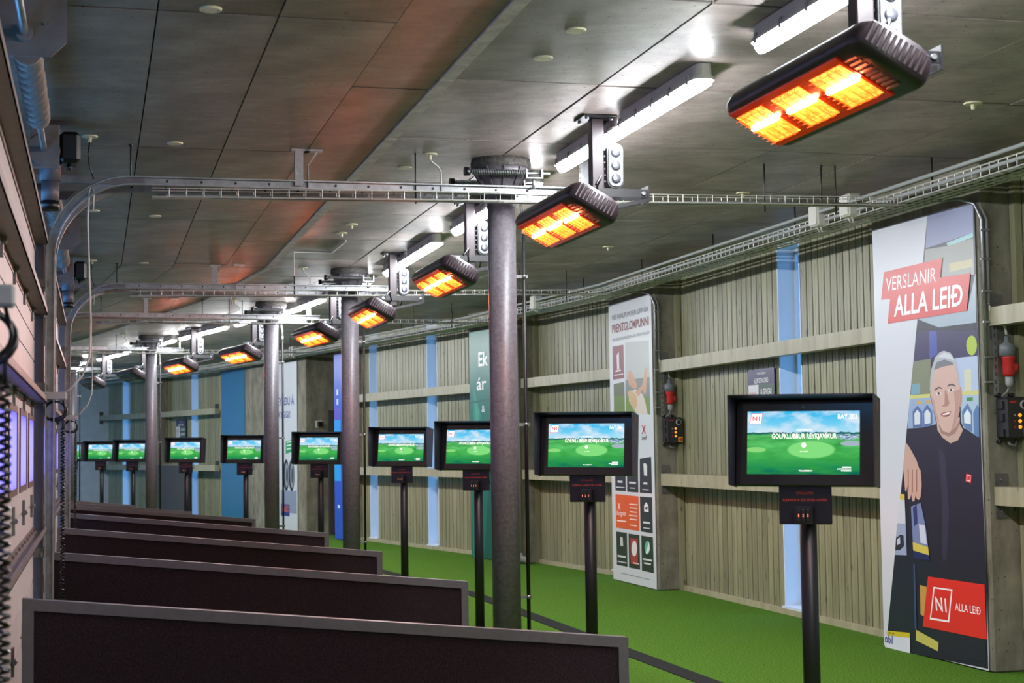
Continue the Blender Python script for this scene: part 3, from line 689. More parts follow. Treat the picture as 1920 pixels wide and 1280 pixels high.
def make_heater(lit):
    rt = empty('heater')
    MB().rbox(-0.095, 0.095, -0.095, 0.095, -0.014, 0.0, 0.003).build('ceiling_plate', BLACK, rt)
    for x in (-0.07, 0.07):
        for y in (-0.07, 0.07): MB().cyl((x, y, -0.03), (x, y, -0.014), 0.011, 6).build('plate_bolt', GALV, rt)
    MB().rbox(-0.036, 0.036, -0.036, 0.036, -0.50, -0.014, 0.006).build('post', MAROON, rt)
    MB().box(-0.13, 0.28, -0.055, -0.049, -0.45, -0.405).box(-0.13, 0.28, 0.049, 0.055, -0.45, -0.405).box(0.275, 0.283, -0.07, 0.07, -0.475, -0.385).build('yoke_arm', BLACK, rt)
    br = MB(); 
    for y in (-0.05, 0.044): br.add([(0.27, y, -0.475), (0.27, y, -0.455), (-0.15, y, -0.54), (-0.15, y, -0.565), (0.27, y + 0.006, -0.475), (0.27, y + 0.006, -0.455), (-0.15, y + 0.006, -0.54), (-0.15, y + 0.006, -0.565)], [(0, 1, 2, 3), (7, 6, 5, 4), (0, 4, 5, 1), (1, 5, 6, 2), (2, 6, 7, 3), (3, 7, 4, 0)])
    br.build('brace', BLACK, rt)
    for y in (-0.06, 0.06): MB().cyl((-0.10, y - 0.008, -0.428), (-0.10, y + 0.008, -0.428), 0.013, 8).cyl((0.25, y - 0.008, -0.428), (0.25, y + 0.008, -0.428), 0.011, 8).build('pivot_bolt', GALV, rt)
    # body: built face-down (normal -z), then tilted towards the tees
    T = Matrix.Translation((-0.24, -0.10, -0.615)) @ Matrix.Rotation(R(29), 4, 'Y')
    L, Wd, D = 1.12, 0.30, 0.115
    def tb(mb): mb.v = [tuple(T @ Vector(v)) for v in mb.v]; return mb
    # housing: rounded long shell; ends bulge, open face at the bottom
    hs = MB(); sections = []
    ys = [(-L / 2, 0.86), (-L / 2 + 0.012, 0.93), (-L / 2 + 0.035, 0.985), (-L / 2 + 0.07, 1.0), (L / 2 - 0.08, 1.0), (L / 2 - 0.04, 0.96), (L / 2 - 0.012, 0.84), (L / 2, 0.66)]
    prof = [(-0.5, 0.18), (-0.5, 0.45), (-0.46, 0.72), (-0.38, 0.92), (-0.25, 1.0), (0.25, 1.0), (0.38, 0.92), (0.46, 0.72), (0.5, 0.45), (0.5, 0.18), (0.475, 0.04), (0.44, 0.0), (-0.44, 0.0), (-0.475, 0.04)]
    for y, sc in ys: sections.append([(x * Wd * (1 if abs(x) > 9 else sc), y, D * (0.5 + (z - 0.5) * sc)) for x, z in prof])
    vs = [q for s in sections for q in s]; n = len(prof); fs = []
    for j in range(len(sections) - 1):
        for k in range(n): fs.append((j * n + k, j * n + (k + 1) % n, (j + 1) * n + (k + 1) % n, (j + 1) * n + k))
    fs.append(tuple(range(n))[::-1]); fs.append(tuple((len(sections) - 1) * n + k for k in range(n)))
    hs.add(vs, fs, True); tb(hs).build('housing', MAROON, rt)
    # ruby glass front with three element windows
    y0, y1 = -L / 2 + 0.185, L / 2 - 0.05
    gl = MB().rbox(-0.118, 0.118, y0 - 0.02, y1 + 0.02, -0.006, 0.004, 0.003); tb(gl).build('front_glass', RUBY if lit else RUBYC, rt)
    pw = (y1 - y0 - 2 * 0.085) / 3
    for k in range(3):
        a = y0 + k * (pw + 0.085); b = a + pw
        rf = MB(); nn = 8; vs = []; fs = []
        for i in range(nn + 1):
            x = -0.088 + 0.176 * i / nn; z = -0.0075 + 0.0008 * (1 - (2 * i / nn - 1) ** 2); vs += [(x, a, z), (x, b, z)]
        for i in range(nn): fs.append((2 * i, 2 * i + 1, 2 * i + 3, 2 * i + 2))
        rf.add(vs, fs); r_ = tb(rf).build('reflector', GLOW if lit else COLD, rt)
        el = MB().cyl((-0.012, a + 0.012, -0.011), (-0.012, b - 0.012, -0.011), 0.010, 8); tb(el).build('element', ELEM if lit else COLDE, rt)
        gr = MB()
        for i in range(9): x = -0.08 + 0.02 * i; gr.tube([(x, a, -0.022), (x, b, -0.022)], 0.0013, 4, False)
        for i in range(4): y = a + pw * (i + 0.5) / 4; gr.tube([(-0.088, y, -0.008), (-0.082, y, -0.023), (0.082, y, -0.023), (0.088, y, -0.008)], 0.0015, 4, False)
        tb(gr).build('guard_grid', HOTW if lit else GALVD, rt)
    # louvred near end
    for i in range(11):
        x = -0.105 + 0.021 * i; lv = MB().rbox(x - 0.006, x + 0.006, -L / 2 - 0.003, -L / 2 + 0.01, 0.022, 0.095, 0.002); tb(lv).build('louvre', LOUV, rt)
    for i in range(9):
        x = -0.085 + 0.021 * i; lv = MB().box(x - 0.0045, x + 0.0045, -L / 2 + 0.075, -L / 2 + 0.155, -0.006, 0.003); tb(lv).build('louvre', GALVD, rt)
    MB().tube([(-0.16, -0.5, -0.46), (-0.10, -0.40, -0.40), (-0.06, -0.2, -0.42), (-0.02, -0.05, -0.45)], 0.007, 6).build('supply_cable', BLACKP, rt)
    return rt
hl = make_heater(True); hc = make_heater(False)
HS = [5.27, 8.47, 11.6, 14.80, 17.66, 21.35, 24.36, 27.46, 30.52]
fl = None
def make_flood():
    rt = empty('flood_light')
    def rr(w, h, r, n=5):
        pts = []
        for cx, cz, a0 in ((w - r, h - r, 0), (-w + r, h - r, 90), (-w + r, -h + r, 180), (w - r, -h + r, 270)):
            for k in range(n + 1): a = R(a0 + 90 * k / n); pts.append((cx + r * math.cos(a), cz + r * math.sin(a)))
        return pts
    def slab(mb, pts, y0, y1):
        n = len(pts); vs = [(x, y0, z) for x, z in pts] + [(x, y1, z) for x, z in pts]; fs = [tuple(range(n)), tuple(range(n, 2 * n))[::-1]]
        for i in range(n): fs.append((i, n + i, n + (i + 1) % n, (i + 1) % n))
        return mb.add(vs, fs)
    slab(MB(), rr(0.048, 0.125, 0.04), -0.02, 0.05).build('flood_body', BLACK, rt)
    slab(MB(), rr(0.040, 0.115, 0.034), -0.026, -0.02).build('lens_panel', mat('lens_panel', (112, 114, 120), 0.3, spec=0.6), rt)
    for z in (-0.072, 0, 0.072): MB().lathe([(0.027, 0), (0.027, 0.004), (0.016, 0.007), (0.0, 0.007)], 16, Matrix.Translation((0, -0.026, z)) @ Matrix.Rotation(R(90), 4, 'X')).build('lens', mat('lens_ring', (66, 68, 74), 0.2, spec=0.7), rt)
    for i in range(6): MB().box(-0.06, -0.046, 0.0, 0.045, -0.09 + i * 0.035, -0.08 + i * 0.035).build('cooling_fin', BLACK, rt)
    MB().tube([(0.0, 0.02, 0.125), (-0.01, 0.02, 0.17), (0.02, 0.02, 0.2), (0.07, 0.03, 0.205)], 0.005, 6).tube([(-0.015, 0.02, 0.125), (-0.025, 0.02, 0.18), (0.01, 0.02, 0.215), (0.07, 0.04, 0.215)], 0.005, 6).build('flood_cable', CABLEW, rt)
    MB().tube([(0.0, 0.02, -0.125), (-0.02, 0.02, -0.18), (-0.03, 0.01, -0.22)], 0.006, 6).build('flood_lead', BLACKP, rt)
    return rt
fl0 = make_flood()
used = set()
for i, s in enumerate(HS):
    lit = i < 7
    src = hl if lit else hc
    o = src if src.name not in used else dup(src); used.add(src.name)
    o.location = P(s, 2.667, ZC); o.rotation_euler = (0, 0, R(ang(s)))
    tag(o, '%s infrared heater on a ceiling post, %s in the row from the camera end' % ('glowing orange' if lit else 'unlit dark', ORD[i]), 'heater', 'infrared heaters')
    f = fl0 if i == 0 else dup(fl0)
    f.location = P(s, 2.667 + 0.105, ZC - 0.272); f.location.z = ZC - 0.272; f.rotation_euler = (0, 0, R(ang(s)))
    tag(f, 'oval three-lens flood lamp mounted beside the %s heater post' % ORD[i], 'flood lamp', 'flood lamps')

# ------------------------------------------------------------------ low dividers between the tees
def make_divider():
    rt = empty('divider'); L = 2.53; h0, h1 = 0.92, 0.66; t = 0.028; q = 0.045
    def top(x): return h0 + (h1 - h0) * x / L
    # mitred frame bars
    def bar(pts): 
        n = len(pts); mb = MB(); mb.add([(x, -t, z) for x, z in pts] + [(x, t, z) for x, z in pts], [tuple(range(n)), tuple(range(n, 2 * n))[::-1]] + [(i, n + i, n + (i + 1) % n, (i + 1) % n) for i in range(n)]); return mb
    bar([(0, h0), (q, top(q) - q), (L - q, top(L - q) - q), (L, h1)]).build('top_bar', FRAMEM, rt)
    bar([(0, 0.0), (q, 0.05), (q, top(q) - q), (0, h0)]).build('side_bar', FRAMEM, rt)
    bar([(L - q, 0.05), (L, 0.0), (L, h1), (L - q, top(L - q) - q)]).build('side_bar', FRAMEM, rt)
    bar([(0, 0.0), (L, 0.0), (L - q, 0.05), (q, 0.05)]).build('bottom_bar', FRAMEM, rt)
    t2 = 0.018; pts = [(q, 0.05), (L - q, 0.05), (L - q, top(L - q) - q), (q, top(q) - q)]
    MB().add([(x, -t2, z) for x, z in pts] + [(x, t2, z) for x, z in pts], [(0, 1, 2, 3), (7, 6, 5, 4)]).build('felt_panel', FELT, rt)
    return rt
dv0 = make_divider(); DS = [6.83, 9.97, 13.1, 16.2, 19.98, 22.9, 26.3]
for i, s in enumerate(DS):
    o = dv0 if i == 0 else dup(dv0); a = ang(s) if i != 3 and i != 4 else (AA if i == 3 else AC)
    f = FA if a == AA else FC
    o.location = f(s, -0.28); o.rotation_euler = (0, 0, R(a))
    tag(o, 'low dark felt bay divider with grey frame, %s from the camera' % ORD[i], 'divider', 'bay dividers')

# ------------------------------------------------------------------ touch screen kiosks
def screen_mat():
    m = bpy.data.materials.new('kiosk_screen'); m.use_nodes = True; nt = m.node_tree; nt.nodes.clear(); N = nt.nodes.new; LK = nt.links.new
    out = N('ShaderNodeOutputMaterial'); em = N('ShaderNodeEmission'); LK(em.outputs[0], out.inputs[0]); em.inputs[1].default_value = 1.08
    tc = N('ShaderNodeTexCoord'); sp = N('ShaderNodeSeparateXYZ'); LK(tc.outputs['Object'], sp.inputs[0])
    def ramp(src, stops):
        r = N('ShaderNodeValToRGB'); LK(src, r.inputs[0]); e = r.color_ramp.elements
        e[0].position, e[0].color = stops[0][0], lin(stops[0][1]); e[1].position, e[1].color = stops[-1][0], lin(stops[-1][1])
        for p, c in stops[1:-1]: q = e.new(p); q.color = lin(c)
        return r.outputs[0]
    def mrange(src, a, b, c=0.0, d=1.0):
        n = N('ShaderNodeMapRange'); LK(src, n.inputs[0]); n.inputs[1].default_value = a; n.inputs[2].default_value = b; n.inputs[3].default_value = c; n.inputs[4].default_value = d; return n.outputs[0]
    def mixc(fac, a, b):
        n = N('ShaderNodeMix'); n.data_type = 'RGBA'; LK(fac, n.inputs[0])
        for k, v in (('A', a), ('B', b)):
            if isinstance(v, tuple): n.inputs[k].default_value = lin(v)
            else: LK(v, n.inputs[k])
        return n.outputs['Result']
    def noise(sx, sy, scale, det=4):
        mp = N('ShaderNodeMapping'); mp.inputs['Scale'].default_value = (sx, sy, 1); LK(tc.outputs['Object'], mp.inputs[0]); n = N('ShaderNodeTexNoise'); n.inputs['Scale'].default_value = scale; n.inputs['Detail'].default_value = det; LK(mp.outputs[0], n.inputs[0]); return n.outputs[0]
    def ellipse(cx, cy, rx, ry, soft=0.12):
        mp = N('ShaderNodeMapping'); mp.vector_type = 'TEXTURE'; mp.inputs['Location'].default_value = (cx, cy, 0); mp.inputs['Scale'].default_value = (rx, ry, 1); LK(tc.outputs['Object'], mp.inputs[0])
        l = N('ShaderNodeVectorMath'); l.operation = 'LENGTH'; LK(mp.outputs[0], l.inputs[0]); return mrange(l.outputs['Value'], 1.0 - soft, 1.0, 1.0, 0.0)
    y01 = mrange(sp.outputs[1], -0.134, 0.134)
    sky = ramp(y01, [(0.62, (182, 224, 240)), (0.80, (108, 200, 236)), (1.0, (38, 178, 230))])
    cl = mrange(noise(1, 1.8, 9, 6), 0.42, 0.60); sky = mixc(cl, sky, (206, 226, 240))
    grass = ramp(y01, [(0.0, (14, 92, 84)), (0.10, (22, 130, 84)), (0.28, (70, 176, 84)), (0.45, (92, 196, 106)), (0.62, (104, 190, 110))])
    gv = mrange(noise(1, 4, 9, 4), 0.35, 0.7); grass = mixc(gv, grass, (48, 150, 66))
    grass = mixc(ellipse(0.035, -0.03, 0.105, 0.038), grass, (128, 216, 124)); grass = mixc(ellipse(-0.2, -0.03, 0.045, 0.012), grass, (136, 212, 120))
    grass = mixc(ellipse(0.205, -0.004, 0.05, 0.012), grass, (160, 176, 190))
    park = mrange(noise(3, 6, 30, 2), 0.4, 0.6); pk = mixc(park, (60, 110, 150), (196, 214, 226)); grass = mixc(ellipse(0.19, 0.03, 0.055, 0.022, 0.3), grass, pk)
    img = mixc(mrange(y01, 0.645, 0.65), grass, sky)
    tl = N('ShaderNodeMath'); tl.operation = 'ADD'; LK(y01, tl.inputs[0]); LK(mrange(noise(1, 0.1, 40, 3), 0.3, 0.7, -0.012, 0.012), tl.inputs[1])
    band = mrange(tl.outputs[0], 0.628, 0.636); band2 = mrange(tl.outputs[0], 0.660, 0.668, 1.0, 0.0)
    mu = N('ShaderNodeMath'); mu.operation = 'MULTIPLY'; LK(band, mu.inputs[0]); LK(band2, mu.inputs[1]); img = mixc(mu.outputs[0], img, (34, 104, 96))
    LK(img, em.inputs[0]); return m
SCREEN = screen_mat()
SW = emissive('screen_white', (250, 252, 255), 1.0); SRED = emissive('screen_red', (214, 60, 66), 0.9); SPALE = emissive('screen_pale', (226, 246, 226), 0.9)
ORANGE = mat('orange_print', (178, 66, 44), 0.6); GLOWNUM = mat('lit_number', (255, 150, 110), 0.5, emit=0.9, emit_col=(255, 130, 90))
BEZEL = mat('black_glass', (15, 14, 20), 0.12, spec=0.6); HOOD = mat('hood_metal', (36, 36, 50), 0.42)
def place(o, m_): o.matrix_local = m_; return o
def make_kiosk(num, detail):
    rt = empty('kiosk')
    MB().rbox(-0.13, 0.13, -0.13, 0.13, 0.0, 0.012, 0.004).build('base_plate', BLACK, rt)
    MB().lathe([(0.0365, 0.012), (0.0365, 1.36)], 18).build('pole', BLACK, rt)
    zc = 1.495; mon = Matrix.Translation((0, -0.075, zc)) @ Matrix.Rotation(R(0.7), 4, 'Y') @ Matrix.Rotation(R(-6), 4, 'X')
    def sub(mb, name, m_, par=rt): o = mb.build(name, m_, par); o.matrix_local = mon; return o
    sub(MB().rbox(-0.2905, 0.3120, 0.004, 0.05, -0.184, 0.1845, 0.006), 'bezel', BEZEL)
    sub(MB().rbox(-0.20, 0.20, 0.05, 0.10, -0.13, 0.13, 0.02), 'rear_housing', BLACKP)
    # hood: top and two side plates, deeper at the top
    def plate(xs, inner):
        x0, x1 = xs; mb = MB(); pr = [(0.05, -0.187), (-0.095, -0.187), (-0.14, 0.187), (0.05, 0.187)]
        return mb.add([(x0, y, z) for y, z in pr] + [(x1, y, z) for y, z in pr], [(0, 1, 2, 3), (7, 6, 5, 4), (0, 4, 5, 1), (1, 5, 6, 2), (2, 6, 7, 3), (3, 7, 4, 0)])
    sub(plate((-0.295, -0.291), 0), 'hood_side', HOOD); hr = sub(plate((0.312, 0.316), 0), 'hood_side', HOOD)
    sub(MB().box(-0.295, 0.316, -0.14, 0.05, 0.185, 0.189), 'hood_top', HOOD)
    sub(MB().cyl((0, 0.004, 0.152), (0, 0.002, 0.152), 0.004, 8), 'camera_eye', GREYP)
    me = MB().poly([(-0.238, -0.134), (0.238, -0.134), (0.238, 0.134), (-0.238, 0.134)]).mesh('screen'); me.materials.append(SCREEN)
    sc = put('screen', me, rt); sc.matrix_local = mon @ Matrix.Translation((0, 0.003, 0)) @ Matrix.Rotation(R(90), 4, 'X')
    lettering('GOLFKLÚBBUR REYKJAVÍKUR', 0.005, 0.0275, 0.274, 0.033, SW, sc, 0.0012, bold=0.006)
    lettering('WELCOME TO', 0.005, 0.053, 0.066, 0.0075, SW, sc, 0.0012)
    lettering('TRACKMAN', 0.012, -0.119, 0.057, 0.006, SW, sc, 0.0012, bold=0.02)
    lettering('BAY %d' % num, 0.187, 0.110, 0.08, 0.021, SW, sc, 0.0012, bold=0.012)
    MB().poly([(-0.229, 0.080), (-0.178, 0.080), (-0.172, 0.126), (-0.219, 0.126)]).build('logo_edge', SRED, sc).location.z = 0.0008
    MB().poly([(-0.2265, 0.082), (-0.1795, 0.082), (-0.174, 0.124), (-0.2175, 0.124)]).build('logo_field', SW, sc).location.z = 0.0012
    lettering('N1', -0.2, 0.103, 0.031, 0.019, SRED, sc, 0.0018, bold=0.02)
    cpts = [(0.004 + 0.0105 * math.cos(2 * math.pi * k / 18), -0.0105 + 0.0105 * math.sin(2 * math.pi * k / 18)) for k in range(18)]
    MB().poly(cpts).build('start_button', SPALE, sc).location.z = 0.0012
    lettering('TAP TO START', 0.005, -0.038, 0.034, 0.005, SW, sc, 0.0012)
    for k, (x, w) in enumerate(((0.184, 0.038), (0.174, 0.058), (0.182, 0.042))): MB().box(x - w / 2, x + w / 2, -0.105 - k * 0.0075, -0.1015 - k * 0.0075, 0, 0.001).build('small_print', SW, sc)
    # vertical lettering on the outer hood side
    tb = lettering('TRACKMAN', 0, 0, 0.30, 0.020, ORANGE, hr, 0, bold=0.01)
    tb.matrix_local = Matrix.Translation((0.3168, -0.085, -0.01)) @ Matrix.Rotation(R(90), 4, 'Z') @ Matrix.Rotation(R(90), 4, 'X') @ Matrix.Rotation(R(-86), 4, 'Z') @ Matrix.Diagonal((0.30, 0.026, 1, 1))
    MB().box(0.316, 0.3168, -0.035, -0.02, 0.135, 0.165).build('hood_mark', ORANGE, hr)
    # sign plate and switch box
    pl = MB().rbox(-0.112, 0.112, -0.055, -0.045, 1.150, 1.325, 0.004).build('sign_plate', BLACKP, rt)
    for s_, z, w, h in (('HITALAMPI', 1.282, 0.072, 0.011), ('SLEKKUR Á SÉR EFTIR 10 MÍN.', 1.254, 0.188, 0.013)):
        q = lettering(s_, 0, 0, w, h, ORANGE, pl); q.matrix_local = Matrix.Translation((0.0, -0.0562, z)) @ Matrix.Rotation(R(90), 4, 'X') @ Matrix.Diagonal((w, h, 1, 1))
    MB().rbox(-0.038, 0.038, -0.10, -0.055, 1.152, 1.228, 0.004).build('switch_box', BLACKP, rt)
    for k in range(3):
        b = MB().rbox(-0.027 + k * 0.019, -0.011 + k * 0.019, -0.106, -0.10, 1.164, 1.216, 0.002).build('switch_button', BLACK, rt)
        q = lettering(str(k + 1), 0, 0, 0.006, 0.011, GLOWNUM, b); q.matrix_local = Matrix.Translation((-0.019 + k * 0.019, -0.1068, 1.190)) @ Matrix.Rotation(R(90), 4, 'X') @ Matrix.Diagonal((0.0038 if k == 0 else 0.0075, 0.012, 1, 1))
    MB().box(-0.05, 0.05, -0.05, 0.03, 1.28, 1.36).build('neck_bracket', BLACK, rt)
    if detail:
        MB().tube([(0.10, -0.03, 1.33), (0.125, -0.03, 1.27), (0.128, -0.03, 1.22), (0.112, -0.03, 1.20), (0.10, -0.03, 1.25), (0.10, -0.03, 1.33)], 0.004, 6).build('cable_loop', BLACKP, rt)
    return rt
KS = [(6.43, 203), (9.59, 204), (12.59, 205), (15.80, 206), (19.37, 207), (22.64, 208), (25.76, 209), (29.36, 210), (31.94, 211), (33.75, 212)]
KROT = [-35, -31, -33, -32, -34, -36, -36, -36, -36, -58]
for i, (s, n) in enumerate(KS):
    o = make_kiosk(n, i in (2, 5, 6, 7)); a = ang(s) if i != 4 else (AA + AC) / 2
    o.location = P(s, 2.94); o.rotation_euler = (0, 0, R(a + KROT[i]))
    extra = ' showing bay %d' % n if i < 2 else ''
    tag(o, 'black touch screen kiosk%s, %s in the row from the camera' % (extra, ORD[i]), 'kiosk', 'touch screen kiosks')

